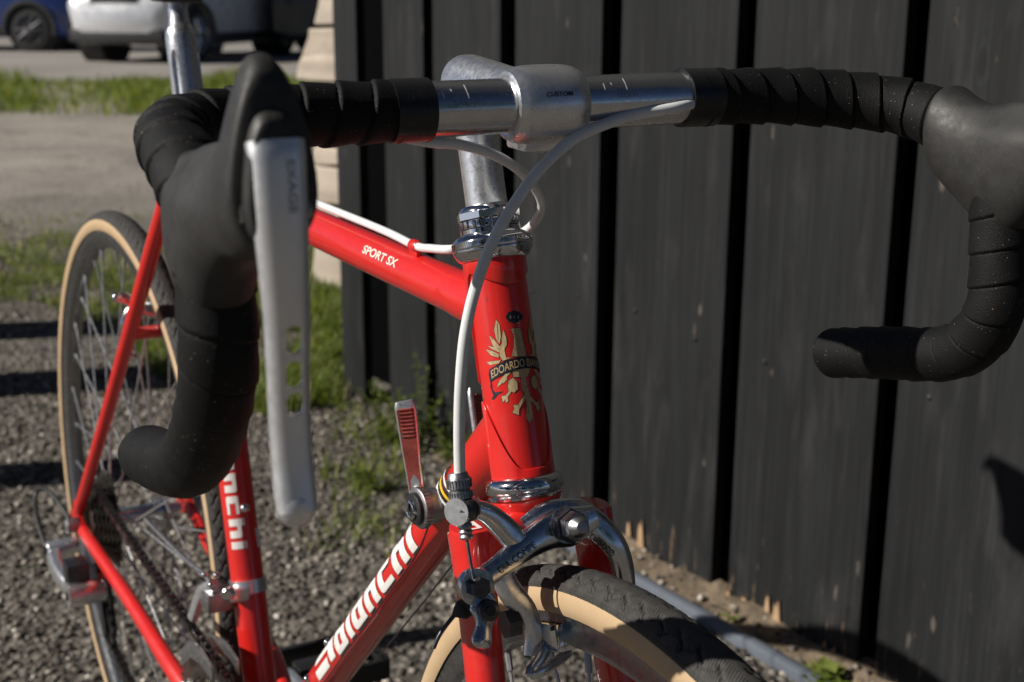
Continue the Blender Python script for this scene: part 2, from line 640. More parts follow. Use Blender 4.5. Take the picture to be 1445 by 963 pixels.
# crest printed on the head tube (drawn from its place in the photograph)
def cr(x, y):
    return HTC.hit(660 + x / 5.35, 430 + y / 5.35)
_c0, _c1 = cr(356, 100), cr(462, 885)
TC = .5 * (_c0[1] + _c1[1]) + .0006
def crest():
    root = MB()
    dark, gold, navy = MB(), MB(), MB()
    def put(P, both=True, mbk=gold, outline=True):
        Q = A([cr(*p) for p in P])
        # straighten the printed axis
        def one(Z):
            if outline:
                c = Z.mean(0)
                d = Z - c
                L = np.linalg.norm(d, axis=1)[:, None]
                HTC.poly(c + d * (1 + .00035 / np.maximum(L, 1e-5)), .00012, dark)
            HTC.poly(Z, .00022, mbk)
        one(Q)
        if both:
            Z = Q.copy()
            Z[:, 1] = 2 * TC - Z[:, 1]
            one(Z[::-1])
    for P in ([(215, 115), (240, 150), (250, 240), (240, 300), (215, 260), (200, 190)],
              [(165, 235), (200, 265), (245, 320), (235, 350), (190, 310)],
              [(140, 340), (185, 350), (235, 375), (235, 400), (180, 385)],
              [(145, 435), (190, 428), (250, 420), (235, 445), (170, 457)],
              [(270, 190), (290, 250), (295, 300), (262, 310), (255, 260)],
              [(152, 312), (200, 345), (240, 362), (240, 340), (205, 322)],
              [(262, 285), (296, 300), (277, 340), (290, 400), (330, 402), (265, 425), (240, 385), (243, 320)],
              [(325, 512), (262, 590), (222, 627), (236, 580), (285, 522)],
              [(285, 545), (300, 560), (275, 590), (262, 600)],
              [(310, 572), (345, 553), (373, 585), (377, 640), (350, 667), (330, 655), (310, 655), (302, 612)],
              [(332, 655), (302, 700), (307, 727), (290, 742), (284, 716), (266, 742), (262, 716), (254, 692), (285, 688), (315, 652)],
              [(440, 700), (403, 762), (388, 790), (386, 834), (362, 826), (338, 816), (352, 790), (345, 758), (376, 760), (422, 690)]):
        put(P)
    put([(318, 190), (345, 180), (390, 176), (402, 205), (414, 270), (430, 330), (440, 392), (330, 392), (345, 330), (347, 232), (334, 206), (340, 196)], False)
    put([(335, 485), (470, 480), (452, 545), (345, 548)], False)
    put([(398, 520), (432, 525), (442, 615), (468, 680), (482, 775), (492, 850), (465, 897), (440, 852), (446, 762), (424, 682), (402, 600)], False)
    put([(290, 92), (308, 62), (350, 48), (392, 60), (416, 90), (402, 120), (350, 138), (306, 124)], False, navy)
    for x in (322, 350, 380):
        put([(x, 80), (x + 4, 94), (x, 110), (x - 4, 94)], False, gold, False)
    put([(300, 116), (350, 128), (405, 113), (404, 118), (350, 134), (304, 121)], False, gold, False)
    # little dark feather strokes
    for P in ([(222, 140), (226, 140), (232, 270), (228, 270)], [(180, 255), (184, 253), (236, 335), (232, 337)],
              [(160, 350), (162, 347), (232, 388), (230, 391)]):
        put(P, True, dark, False)
    for k in range(26):
        x = 350 + 70 * ((k * .618) % 1) + 8 * (k // 9)
        y = 215 + k * 6.4
        put([(x, y), (x + 9, y + 2), (x + 4, y + 9)], False, dark, False)
    for k in range(14):
        x, y = 405 + 3.0 * k + 18 * ((k * .618) % 1), 560 + k * 22
        put([(x, y), (x + 10, y - 6), (x + 6, y + 8)], False, dark, False)
    # scroll: a strip that arches across the eagle, with folded ends
    tl, mid = cr(168, 535)[1], cr(430, 437)[0]
    half = TC - tl
    sag = mid - cr(172, 540)[0]
    hb = .0031
    aa = np.linspace(-1, 1, 25)
    up = np.stack([mid + hb - sag * aa ** 2, TC + half * aa], 1)
    dn = np.stack([mid - hb - sag * aa ** 2, TC + half * aa], 1)
    W = np.concatenate([up, dn[::-1]])
    V = np.concatenate([HTC.at(up, .0004), HTC.at(dn, .0004)])
    navy.add(V, [(i, i + 1, 25 + i + 1, 25 + i) for i in range(24)])
    put([(165, 480), (160, 530), (188, 640), (205, 662), (268, 655), (226, 682), (200, 717), (179, 716), (195, 688), (172, 620), (176, 580)], True, navy, False)
    tv, tf = text2d('EDOARDO BIANCHI', .012)
    lo, hi = tv.min(0), tv.max(0)
    tv = (tv - lo) / (hi - lo)
    tv, tf = cut_grid(tv, tf, (.04, 0))
    a_ = (tv[:, 0] * 2 - 1) * .93
    st = np.stack([mid - sag * a_ ** 2 + (tv[:, 1] - .5) * hb * 1.35, TC + half * a_], 1)
    o = navy.build('crest', 'navy_print', ht, 0, 'gold eagle crest with a dark name scroll')
    dark.build('crest_outline', 'dark_print', ht, 0)
    gold.build('crest_eagle', 'gold_print', ht, 0)
    MB().add(HTC.at(st, .00055), tf).build('crest_lettering', 'gold_print', ht, 0)
crest()

# ---- main tubes
TTF, TTS = A([.3788, 0, .7598]), A([-.1453, 0, .7598])
tt = rod(TTS, TTF + X_ * -.004, .0127, seg=40).build('top_tube', 'red_paint', bike)
TTC = Cyl(TTS, X_, .0127, Z_)        # t>0 : towards -y (e2 = x cross z)
_mb = tube(np.linspace(TTF + X_ * -.052, TTF, 6), [.0127, .0134, .0137, .0138, .0138, .0138], 40)
_mb.build('lug', 'red_paint', tt)
a0, a1 = TTC.hit(511, 357), TTC.hit(557, 381)
b0 = TTC.hit(514, 345)
TTC.text('SPORT SX', a0[0], a1[0], a0[1], b0[1], 'lettering', 'faded_print', tt, .02)
DTT = H0 + HU * .032
DV = unit(DTT - BB)
dt = rod(BB, DTT, .0143, seg=44).build('down_tube', 'red_paint', bike)
_L = np.linalg.norm(DTT - BB)
tube(A([BB + DV * (_L - q) for q in (.058, .05, .03, .0)]), [.0143, .0152, .0154, .0154], 44).build('lug', 'red_paint', dt)
DTC = Cyl(BB, DV, .0143, A([0, -1., 0]))
def dth(cx, cy):
    return DTC.hit(400 + cx / 4.317, 740 + cy / 4.317)
q0, q1 = dth(345, 770), dth(775, 95)
tA, tB = dth(690, 300)[1], dth(600, 270)[1]
tlo, thi = dth(650, 350)[1], dth(575, 318)[1]
_span = (q1[0] - q0[0])
# letters stand on a line near the middle of the visible flank, tops towards the top of the tube
t_base, t_top = dth(592, 455)[1], dth(468, 440)[1]
def bars(word, xh=.80, sw=.25, w=.66, gap=.13, lean=.0):
    """heavy rounded block letters as butted pieces in a unit-high box"""
    out, x = [], 0.
    c = .09
    def R(x0, y0, x1, y1, cut=''):
        P = []
        for k_, (px, py, dx, dy) in enumerate(((x0, y0, 1, 1), (x1, y0, -1, 1), (x1, y1, -1, -1), (x0, y1, 1, -1))):
            if str(k_) in cut:
                q = [(px, py + dy * c), (px + dx * c * .3, py + dy * c * .3), (px + dx * c, py)]
                P += q if k_ in (0, 2) else q[::-1]
            else:
                P.append((px, py))
        return P
    for ch in word:
        if ch == 'i':
            out += [R(x, 0, x + sw, xh), R(x, xh + .06, x + sw, 1.04)]
            x += sw + gap
            continue
        if ch == 'n':
            out += [R(x, 0, x + sw, xh), R(x + sw, xh - sw, x + w - sw, xh), R(x + w - sw, 0, x + w, xh, '2')]
        elif ch == 'h':
            out += [R(x, 0, x + sw, 1.04), R(x + sw, xh - sw, x + w - sw, xh), R(x + w - sw, 0, x + w, xh, '2')]
        elif ch == 'b':
            out += [R(x, 0, x + sw, 1.04), R(x + sw, xh - sw * .8, x + w - sw, xh), R(x + w - sw, 0, x + w, xh, '12'), R(x + sw, 0, x + w - sw, sw * .8)]
        elif ch == 'c':
            out += [R(x, 0, x + sw, xh, '03'), R(x + sw, xh - sw * .8, x + w * .95, xh), R(x + sw, 0, x + w * .95, sw * .8)]
        elif ch == 'a':
            out += [R(x, 0, x + sw, xh, '03'), R(x + sw, xh - sw * .8, x + w - sw, xh), R(x + w - sw, 0, x + w, xh), R(x + sw, 0, x + w - sw, sw * .8)]
        x += w + gap
    x -= gap
    return [[(p[0] / x, p[1]) for p in P] for P in out]
def block_text(C, word, s0, s1, t0, t1, parent, lift=.0005, shadow=True):
    a_, b_ = MB(), MB()
    for P in bars(word):
        Q = A([[s0 + (s1 - s0) * p[0], t0 + (t1 - t0) * p[1]] for p in P])
        C.poly(Q, lift, a_)
        if shadow:
            c_ = Q.mean(0)
            C.poly(Q + A([np.sign(s0 - s1) * .0008, np.sign(t0 - t1) * .0010]), lift * .5, b_)
    a_.build('lettering', 'white_print', parent, 0)
    if shadow:
        b_.build('lettering_shadow', 'dark_print', parent, 0)
block_text(DTC, 'bianchi', q0[0] - .004, q1[0] + .004, t_base, t_top, dt)
_w = (t_top - t_base)
_mb = MB()
s0 = q0[0] - .006
for (sa, sb, ta, tb) in ((-.052, -.004, .62, 1.0), (-.016, -.004, .1, .62), (-.052, -.022, .05, .40)):
    P = A([[s0 + sa, t_base + _w * ta], [s0 + sb, t_base + _w * ta], [s0 + sb + .002, t_base + _w * tb], [s0 + sa, t_base + _w * tb]])
    DTC.poly(P, .0005, _mb)
_mb.build('lettering_flourish', 'white_print', dt, 0)
def band(C, s, w, t0, t1, name, mat, parent, slant=0., lift=.0003):
    n = 24
    t = np.linspace(t0, t1, n)
    a = np.stack([s + slant * t, t], 1)
    b = a + A([w, 0])
    return MB().add(np.concatenate([C.at(a, lift), C.at(b, lift)]), [(i, i + 1, n + i + 1, n + i) for i in range(n - 1)]).build(name, mat, parent, 0)
_sb = DTC.hit(628, 668)[0]
for k, (w, m) in enumerate(((.004, 'white_print'), (.0022, 'dark_print'), (.0026, 'yellow_print'), (.0022, 'dark_print'), (.002, 'white_print'))):
    band(DTC, _sb - .008 + k * .0036, w, -.03, .03, 'stripe', m, dt, .25, .0012 + .00012 * k)
st_ = rod(BB, BB + SU * .512, .0143, seg=44).build('seat_tube', 'red_paint', bike)
tube(A([BB + SU * q for q in (.478, .482, .520, .528)]), [.0145, .0157, .0160, .0160], 44).build('lug', 'red_paint', st_)
STC = Cyl(BB, SU, .0143, A([0, -1., 0]))
h0, h1 = STC.hit(330, 690), STC.hit(338, 775)
h2 = STC.hit(350, 770)
_cs = (h0[0] - h1[0]) / 3.0
block_text(STC, 'bianchi', h1[0] + _cs * 6.6, h1[0], STC.hit(323, 735)[1], STC.hit(344, 735)[1], st_, .0004, False)
_mb = MB()
for a, b in ((745, 772),):
    P = A([STC.hit(359, a), STC.hit(364, a), STC.hit(368, b), STC.hit(363, b)])
    STC.poly(P, .0004, _mb)
_mb.build('lettering_patch', 'white_print', st_, 0)
_b = STC.hit(345, 717)
sphere(STC.at([[_b[0], _b[1]]], .001)[0], .0042).build('bottle_bolt', 'chrome', st_)
_b = DTC.hit(464, 908)
for q in ((464, 908), (436, 958)):
    _b = DTC.hit(*q)
    sphere(DTC.at([[_b[0], _b[1]]], .001)[0], .0032).build('bottle_bolt', 'chrome', dt)
# bottom bracket shell
lathe([(-.036, .0185), (-.034, .0195), (.034, .0195), (.036, .0185)], BB, Y_, 36).build('bottom_bracket', 'red_paint', bike)

# ---- rear triangle
DRP = {-1: A([-.437, -.061, .337]), 1: A([-.437, .061, .337])}
for s in (-1, 1):
    P = catmull([A([-.163, s * .0185, .748]), A([-.21, s * .026, .680]), A([-.33, s * .045, .497]), DRP[s] + A([.006, 0, .012])], 8)
    ss = tube(P, np.linspace(.0082, .0062, len(P)), 24).build('seat_stay', 'red_paint', bike)
    sphere(P[0], .0083).build('stay_cap', 'red_paint', ss)
    P = catmull([BB + A([-.012, s * .026, .006]), A([-.104, s * .0445, .302]), A([-.25, s * .0505, .3165]), DRP[s] + A([.018, 0, -.002])], 8)
    cs = tube(P, np.linspace(.0112, .0072, len(P)), 28, ref=Z_, rb=np.linspace(.0085, .0068, len(P))).build('chain_stay', 'red_paint', bike)
    pts = [(-.03, -.022), (.022, -.01), (.028, .004), (.012, .012), (.01, .024), (-.002, .024), (-.012, .008), (-.024, .004), (-.03, -.008)]
    plate(pts, DRP[s], X_, Z_, .006, bev=.001).build('dropout', 'red_paint', bike)
    # adjuster / axle nut
    lathe([(-.002, .009), (.010, .009), (.012, .006)], A([RA[0], s * .066, RA[2]]), A([0, s, 0.]), 6).build('axle_nut', 'dull_alloy', bike)
_bz = .590
_fx = -.21 + (-.33 + .21) * (.680 - _bz) / (.680 - .497)
_fy = .026 + (.045 - .026) * (.680 - _bz) / (.680 - .497)
br = rod(A([_fx, -_fy, _bz]), A([_fx, _fy, _bz]), .0062, seg=20).build('brake_bridge', 'red_paint', bike)

# ---- fork: crown with forged shoulders, two oval blades that sweep forward
def blade(s):
    P = catmull([S(-.020, .002, s * .036), S(-.06, .002, s * .0362), S(-.16, .002, s * .040), S(-.26, .008, s * .045), S(-.33, .024, s * .049), S(-.372, .044, s * .0505)], 8)
    n = len(P)
    t = np.linspace(0, 1, n)
    return tube(P, np.interp(t, [0, .35, 1], [.0135, .0125, .0065]), 32, ref=NS, rb=np.interp(t, [0, .35, 1], [.0100, .0095, .006]), power=2.3)
ROOTF = lathe([(-.019, .0140), (-.014, .0160), (-.0098, .0185), (-.0085, .0185), (-.006, .0150), (-.002, .0145)], H0, HU, 40, ref=NS).build('fork', 'red_paint', bike)
for s in (-1, 1):
    b = blade(s).build('fork_blade', 'red_paint', ROOTF)
    cap = plate([(.0125 * math.cos(a), .0094 * math.sin(a)) for a in np.linspace(0, 2 * np.pi, 20, endpoint=False)], S(-.0194, .002, s * .036), unit(NS - .25 * HU), LS, .003, bev=.0008)
    cap.build('blade_cap', 'red_paint', ROOTF)
    lathe([(-.003, .009), (.003, .009)], AXF + LS * s * .052, LS, 20).build('fork_end', 'chrome', ROOTF)
cw = tube(catmull([S(-.034, .002, -.034), S(-.026, .003, -.022), S(-.020, .004, 0), S(-.026, .003, .022), S(-.034, .002, .034)], 8), .0115, 24, ref=NS, rb=.009, power=2.6)
cw.build('fork_crown', 'red_paint', ROOTF)
tv, tf = text2d('B', .0)
tv = (tv - tv.min(0)) / (tv.max(0) - tv.min(0)) - .5
ua = unit(NS - .25 * HU)
MB().add(S(-.0172, .002, -.036)[None] + tv[:, :1] * .011 * -LS * 1.0 + tv[:, 1:] * .013 * ua, tf).build('blade_mark', 'white_print', ROOTF, 0)
FBC = Cyl(S(-.06, .002, -.0362), unit(S(-.16, .002, -.04) - S(-.06, .002, -.0362)), .0108, NS)
# ---- headset
hs = lathe([(LH - .0005, .0168), (LH + .0005, .0185), (LH + .002, .0198), (LH + .004, .0208), (LH + .0052, .0213), (LH + .0060, .0211), (LH + .0066, .0214),
            (LH + .0100, .0214), (LH + .0112, .0206), (LH + .0126, .0190), (LH + .0138, .0170), (LH + .0142, .0150)], H0, HU, 72, ref=HN).build('headset', 'chrome', bike)
# knurled band: fine teeth
mbk = MB()
for k in range(110):
    a = 2 * math.pi * k / 110
    e = math.cos(a) * HN + math.sin(a) * Y_
    t = -math.sin(a) * HN + math.cos(a) * Y_
    for d in (.35,):
        q = unit(HU + t * .6)
        box(H0 + HU * (LH + .0083) + e * .0214, q, np.cross(e, q), e, .0017, .00025, .00022, mb=mbk)
mbk.build('knurling', 'chrome', hs, 0)
lathe([(LH + .0138, .0156), (LH + .0142, .0160), (LH + .0164, .0160), (LH + .0168, .0152)], H0, HU, 64, ref=HN).build('lock_washer', 'chrome', hs)
mbk = MB()
lathe([(LH + .0166, .0142), (LH + .0212, .0142)], H0, HU, 40, mb=mbk, ref=HN)
for k in range(22):
    a = 2 * math.pi * k / 22
    e = math.cos(a) * HN + math.sin(a) * Y_
    t = -math.sin(a) * HN + math.cos(a) * Y_
    box(H0 + HU * (LH + .0189) + e * .0146, HU, t, e, .0021, .0013, .0014, .0003, mb=mbk)
mbk.build('notched_ring', 'chrome', hs, 30)
lathe([(LH + .0213, .0158), (LH + .0217, .0172), (LH + .0254, .0172), (LH + .0260, .0160)], H0, HU, 64, ref=HN, poly=8).build('lock_nut', 'chrome', hs, 30)
lathe([(LH + .0258, .0154), (LH + .0272, .0150), (LH + .0286, .0134), (LH + .0292, .0116)], H0, HU, 48, ref=HN).build('lock_nut_collar', 'chrome', hs)
lathe([(-.0085, .0150), (-.0080, .0196), (-.0068, .0202), (-.0060, .0196), (-.0052, .0186), (-.0048, .0190), (-.0046, .0204), (-.0030, .0210), (.0000, .0207), (.0022, .0196), (.0032, .0178), (.0034, .0160)],
      H0, HU, 72, ref=HN).build('lower_cup', 'chrome', hs)

# ---- stem
BC = H0 + HU * .2099 + SM @ (X_ * .0889)              # bar centre at the clamp
EX, EY = SM @ X_, SM @ Y_
EZ = np.cross(EX, EY)
def BL(fw, lf, up):
    return BC + EX * fw + EY * lf + EZ * up
P = A([H0 + HU * q for q in (LH + .02, .16, .195, .203)])
stem = tube(P, [.0111, .0111, .0111, .0113], 40).build('stem', 'satin_alloy', bike)
P = catmull([BL(-.1085, 0, .0005), BL(-.1078, 0, .0005), BL(-.105, 0, .0005), BL(-.098, 0, .0005), BL(-.088, 0, .0005), BL(-.06, 0, .0005), BL(-.03, 0, .0002), BL(-.012, 0, 0)], 6)
_fw = (P - BC) @ EX
tube(P, np.interp(_fw, [-.1085, -.1078, -.105, -.1015, -.097, -.09, -.07, -.04, -.012], [.0030, .0070, .0120, .0148, .0162, .0168, .0156, .0138, .0150]), 44, ref=EZ, rb=np.interp(_fw, [-.1085, -.1078, -.105, -.1015, -.097, -.09, -.07, -.04, -.012], [.0025, .006, .0100, .0122, .0132, .0136, .0126, .0116, .0135]), power=2.2).build('stem_extension', 'satin_alloy', stem)
# elbow under the extension
tube(A([H0 + HU * q for q in (.182, .190, .198, .206)]), [.0112, .0116, .0124, .0124], 32).build('stem_elbow', 'satin_alloy', stem)
# barrel clamp round the bar with a dished front
w = np.linspace(-1, 1, 23)
prof = [(-.0180, .0128), (-.0186, .0142), (-.0180, .0158)] + [(q * .0178, .0150 + .0034 * max(0, 1 - abs(q) ** 3.2) ** .5) for q in np.linspace(-.97, .97, 17)] + [(.0180, .0158), (.0186, .0142), (.0180, .0128)]
cl = lathe(prof, BL(0, -.0035, 0), EY, 64, ref=EX).build('stem_clamp', 'satin_alloy', stem)
box(BL(-.008, .000, -.0175), EX, EY, EZ, .011, .013, .0045, .002).build('clamp_lugs', 'satin_alloy', stem)
lathe([(-.0045, .0038), (.0005, .0038), (.001, .003)], BL(-.008, 0, -.0225), -EZ, 20).build('clamp_bolt', 'chrome', stem)
CLC = Cyl(BL(0, 0, 0), EY, .0184, EX)
a, b = CLC.hit(772, 137), CLC.hit(808, 131)
c_ = CLC.hit(772, 130)
CLC.text('CUSTOM', a[0], b[0], a[1], c_[1], 'lettering', 'dark_steel', stem, .01, 0, .0003)

# ---- handlebar: one long bent tube; tape, plugs
YR, YL = -.185, .193
def barpts(side):
    s = 1 if side > 0 else -1
    yy = YL if s > 0 else YR
    if s > 0:
        px = [(1410, 380), (1403, 440), (1370, 485), (1323, 500), (1250, 498), (1172, 498)]
    else:
        px = [(306, 430), (309, 500), (303, 568), (284, 632), (262, 655), (235, 652), (208, 641)]
    P3 = []
    for q in px:
        X = onp(*q, BC + EY * yy, EY) - BC
        P3.append((X @ EX, yy, X @ EZ))
    top = [(0, s * .0, 0), (0, s * .06, 0), (0, s * .10, -.0005), (.004, s * .130, -.001), (.015, s * .164, -.003), (.034, s * .1865, -.006),
           (.055, s * .1925, -.011), (.078, yy, -.019), (.095, yy, -.035)]
    if s < 0:
        top = [(0, 0, 0), (0, -.06, 0), (0, -.10, 0), (.002, -.130, 0), (.008, -.156, -.0005), (.020, -.174, -.001), (.036, -.1825, -.002), (.054, yy, -.0045), (.074, yy, -.010), (.090, yy, -.019), (.102, yy, -.034)]
    return [BL(*q) for q in top + P3]
hb = None
for s in (1, -1):
    P = catmull(barpts(s), 10)
    P, L = resample(P, 420)
    d = L
    bar = tube(P[d < .13], .0127, 40)
    if hb is None:
        hb = bar.build('handlebar', 'polished_alloy', bike)
    else:
        bar.build('handlebar_half', 'polished_alloy', hb)
    # tape: helical wraps that overlap, each wrap ends in a small step
    i0 = np.searchsorted(d, .0725 if s > 0 else .0610)
    fin = tube(P[(d > d[i0] - .0005) & (d < d[i0] + .019)], .01435, 44)
    fin.build('finishing_tape', 'gloss_tape', hb)
    Q, q = resample(P[i0 + 8:], 900)
    T, U, B = frames(Q)
    seg = 56
    a = np.linspace(0, 2 * np.pi, seg, endpoint=False)
    hand = -s
    pitch = .0165
    ph = (q[:, None] / pitch + hand * a[None] / (2 * np.pi)) % 1.0
    saw = np.where(ph < .93, ph / .93, (1 - ph) / .07)
    lump = .0002 * np.sin(q * 160)[:, None] * np.cos(a * 2 + q[:, None] * 60)
    base = .0131 + .0006 * np.clip((q - .03) / .03, 0, 1)[:, None]
    r = base + (.0013 - .0004 * np.clip((q - .14) / .05, 0, 1))[:, None] * saw - .0005 * np.clip(1 - np.abs(ph - .015) / .03, 0, 1) + lump
    end = np.clip((q[-1] - q) / .004, 0, 1)[:, None]
    r = r * (1 - .12 * (1 - end) ** 2)
    V = Q[:, None] + U[:, None] * (r * np.cos(a))[..., None] + B[:, None] * (r * np.sin(a))[..., None]
    F = grid_faces(900, seg)
    MB().add(V.reshape(-1, 3), F).build('bar_tape', 'bar_tape', hb, 50)
    Te = unit(Q[-1] - Q[-4])
    lathe([(-.006, .0115), (-.0005, .0120), (.0015, .0118), (.003, .0100), (.0038, .006), (.004, .0005)], Q[-1], Te, 36).build('bar_plug', 'black_plastic', hb)
BARC = Cyl(BL(0, 0, 0), EY, .0127, EX)
def etch(u0, parts, txt):
    mbk = MB()
    for (x0, y0, x1, y1) in parts:
        p, q = BARC.hit(x0, y0), BARC.hit(x1, y1)
        dlt = A([q[1] - p[1], -(q[0] - p[0])])
        dlt = dlt / (np.linalg.norm(dlt) + 1e-9) * .00022
        BARC.poly(A([p + dlt, q + dlt, q - dlt, p - dlt]), .00012, mbk)
    mbk.build('etched_mark', 'white_print', hb, 0)
    a, b, c2, word = txt
    pa, pb, pc = BARC.hit(*a), BARC.hit(*b), BARC.hit(*c2)
    BARC.text(word, pa[0], pb[0], pa[1], pc[1], 'etched_lettering', 'dull_alloy', hb, 0, 0, .00015)
etch(0, [(623, 128, 627, 139), (635, 126, 637, 129), (654, 120, 658, 128), (658, 128, 662, 139)], ((641, 149), (677, 147), (641, 142), 'SAKAE'))
etch(0, [(851, 118, 854, 128), (861, 117, 863, 120), (878, 111, 882, 118), (882, 118, 885, 127)], ((872, 138), (900, 135), (872, 131), 'CUSTOM'))

# ---- brake levers
def boolean_cut(mb, cutters, name, mat, parent, angle=40):
    o = link('t', mb.mesh('t', mat, 0))
    cs = []
    for c in cutters:
        q = link('c', c.mesh('c', None, 0))
        md = o.modifiers.new('b', 'BOOLEAN')
        md.operation = 'DIFFERENCE'
        md.object = q
        md.solver = 'EXACT'
        cs.append(q)
    bpy.context.view_layer.update()
    dg = bpy.context.evaluated_depsgraph_get()
    me = bpy.data.meshes.new_from_object(o.evaluated_get(dg))
    me.shade_smooth()
    me.set_sharp_from_angle(angle=math.radians(angle))
    for q in cs + [o]:
        bpy.data.objects.remove(q)
    return link(name, me, parent)
def hood_loft(st, y0, seg=48, power=2.4):
    """stations: forward, bottom, top, half width, share of that width left at the top"""
    a = np.linspace(0, 2 * np.pi, seg, endpoint=False)
    V = []
    for fw, zb, zt, hw, tf in st:
        uc, hh = (zt + zb) / 2, (zt - zb) / 2
        ca, sa = np.cos(a), np.sin(a)
        e = 2 / power
        zz = uc + hh * np.sign(sa) * np.abs(sa) ** e
        t = np.clip((zz + .014) / (max(zt, -.004) + .014), 0, 1)
        t = t * t * (3 - 2 * t)
        yy = hw * np.sign(ca) * np.abs(ca) ** e * (1 - (1 - tf) * t)
        V.append(BC + (np.full(seg, fw))[:, None] * EX + (y0 + yy)[:, None] * EY + zz[:, None] * EZ)
    F = [q for q in grid_faces(len(st), seg)]
    F.append(tuple(range(seg))[::-1])
    F.append(tuple((len(st) - 1) * seg + i for i in range(seg)))
    return MB().add(np.concatenate(V), F)
def smooth_st(st, n=40):
    P = catmull([A(q) for q in st], 8)
    t = np.linspace(0, len(P) - 1, n)
    return [tuple(np.interp(t_, np.arange(len(P)), P[:, i]) for i in range(P.shape[1])) for t_ in t]
for s, yy in ((-1, YR), (1, YL)):
    st = [(.0585, -.031, .0055, .0156, .95), (.0610, -.036, .0070, .0168, .95), (.069, -.043, .0042, .0164, .88), (.080, -.050, .0010, .0154, .8), (.090, -.0565, .0006, .0150, .7), (.101, -.0585, .0030, .0150, .52), (.111, -.0570, .0052, .0147, .40), (.119, -.0500, .0066, .0138, .36),
          (.129, -.0375, .0085, .0126, .34), (.141, -.0295, .0125, .0124, .34), (.152, -.0265, .0200, .0134, .36), (.161, -.0250, .0300, .0146, .44), (.169, -.0230, .0365, .0154, .50), (.176, -.0205, .0392, .0157, .54), (.182, -.0185, .0382, .0155, .58), (.1858, -.0160, .0350, .0149, .64), (.1872, -.0135, .0310, .0136, .68)]
    if s < 0:
        st = [(.0865, -.043, .0000, .0134, .9), (.0890, -.0525, .0004, .0143, .8), (.094, -.0570, .0010, .0148, .65)] + st[5:]
    lev = hood_loft(smooth_st(st, 60), yy).build('brake_lever', 'hood_rubber', bike, 60, 'black rubber brake hood with a long silver lever')
    # bracket nose ahead of the hood lip
    st2 = [(.165, -.018, .0255, .0108, .8), (.183, -.016, .0250, .0110, .74), (.1885, -.0145, .0238, .0106, .74), (.1912, -.0130, .0220, .0097, .74), (.1920, -.011, .0200, .0085, .74)]
    nose = hood_loft(smooth_st(st2, 24), yy, 48, 2.8)
    nose.build('lever_bracket', 'hood_rubber', lev, 60)
    # blade: a folded channel, open to the back
    sp = [(.1925, .0165), (.1942, .010), (.1952, -.008), (.1940, -.028), (.1920, -.048), (.1908, -.066), (.1915, -.082), (.1932, -.092), (.1942, -.0965)]
    hw = [.0085, .0085, .0080, .0072, .0066, .0064, .0064, .0065, .0064]
    dp = [.0050, .0060, .0062, .0060, .0056, .0054, .0052, .0050, .0050]
    Q = catmull([A([q[0], 0, q[1], hw[i], dp[i]]) for i, q in enumerate(sp)], 8)
    nQ = len(Q)
    outer, inner = [], []
    m = 15
    ang = np.linspace(-np.pi / 2, np.pi / 2, m)
    V = []
    for i in range(nQ):
        fw, _, up, w_, d_ = Q[i]
        tg = Q[min(i + 1, nQ - 1)] - Q[max(i - 1, 0)]
        tv_ = unit(A([tg[0], tg[2]]))
        nf, nu = -tv_[1], tv_[0]
        if nf < 0:
            nf, nu = -nf, -nu
        th = .0014
        e = 2 / 2.7
        oy = w_ * np.sign(np.sin(ang)) * np.abs(np.sin(ang)) ** e
        of = d_ * (np.abs(np.cos(ang)) ** e) - d_
        iy = oy * (w_ - th) / w_
        i_f = (d_) * (np.abs(np.cos(ang)) ** e) * (1 - th / d_) - d_
        for yy_, ff_ in list(zip(oy, of)) + list(zip(iy[::-1], i_f[::-1])):
            V.append(BL(fw + nf * ff_, yy + yy_ + .0004 + .0012 * min(1, max(0, -up / .04)), up + nu * ff_))
    F = [q for q in grid_faces(nQ, 2 * m)]
    for i in range(m - 1):
        F.append((i, 2 * m - 1 - i, 2 * m - 2 - i, i + 1))
        o_ = (nQ - 1) * 2 * m
        F.append((o_ + i, o_ + i + 1, o_ + 2 * m - 2 - i, o_ + 2 * m - 1 - i))
    bl = MB().add(V, F)
    cuts = []
    for cu, hl in ((-.0425, .0042), (-.0535, .0040), (-.0630, .0034)):
        pl = []
        for k in range(24):
            a_ = 2 * math.pi * k / 24
            pl.append((.0027 * math.cos(a_), .0023 * math.sin(a_) + (hl - .0020) * (1 if math.sin(a_) > 0 else -1)))
        cuts.append(plate(pl, BL(.191, yy + .0022, cu), EY, EZ, .04))
    bo = boolean_cut(bl, cuts, 'lever_blade', 'lever_alloy', lev, 35)
    # tip bulb
    sphere(BL(.1896, yy + .0016, -.0962), .0065, sq=(.72, 1., 1.), n=16, m=24).build('lever_tip', 'lever_alloy', lev)
    lathe([(-.0105, .0035), (.0105, .0035)], BL(.1850, yy, -.005), EY, 20).build('pivot_pin', 'dull_alloy', lev)
    tv, tf = text2d('EXAGE', .01)
    tv = (tv - tv.min(0)) / (tv.max(0) - tv.min(0))
    W = [BL(.1862 + (.0004 if 1 else 0) - .0018 * ((x_ - .5)) ** 2 - (.0028 * (1 - y_) if y_ < 1 else 0) * 0, yy + .0005 + .0035 * x_, 0.0) for x_, y_ in tv]
    V = []
    for x_, y_ in tv:
        up = .0105 - .0150 * x_
        fw = np.interp(-up, -Q[:, 2], Q[:, 0])
        V.append(BL(fw + .00025, yy + .0018 + .0026 * y_, up))
    MB().add(V, tf).build('lettering', 'dull_alloy', lev, 0)

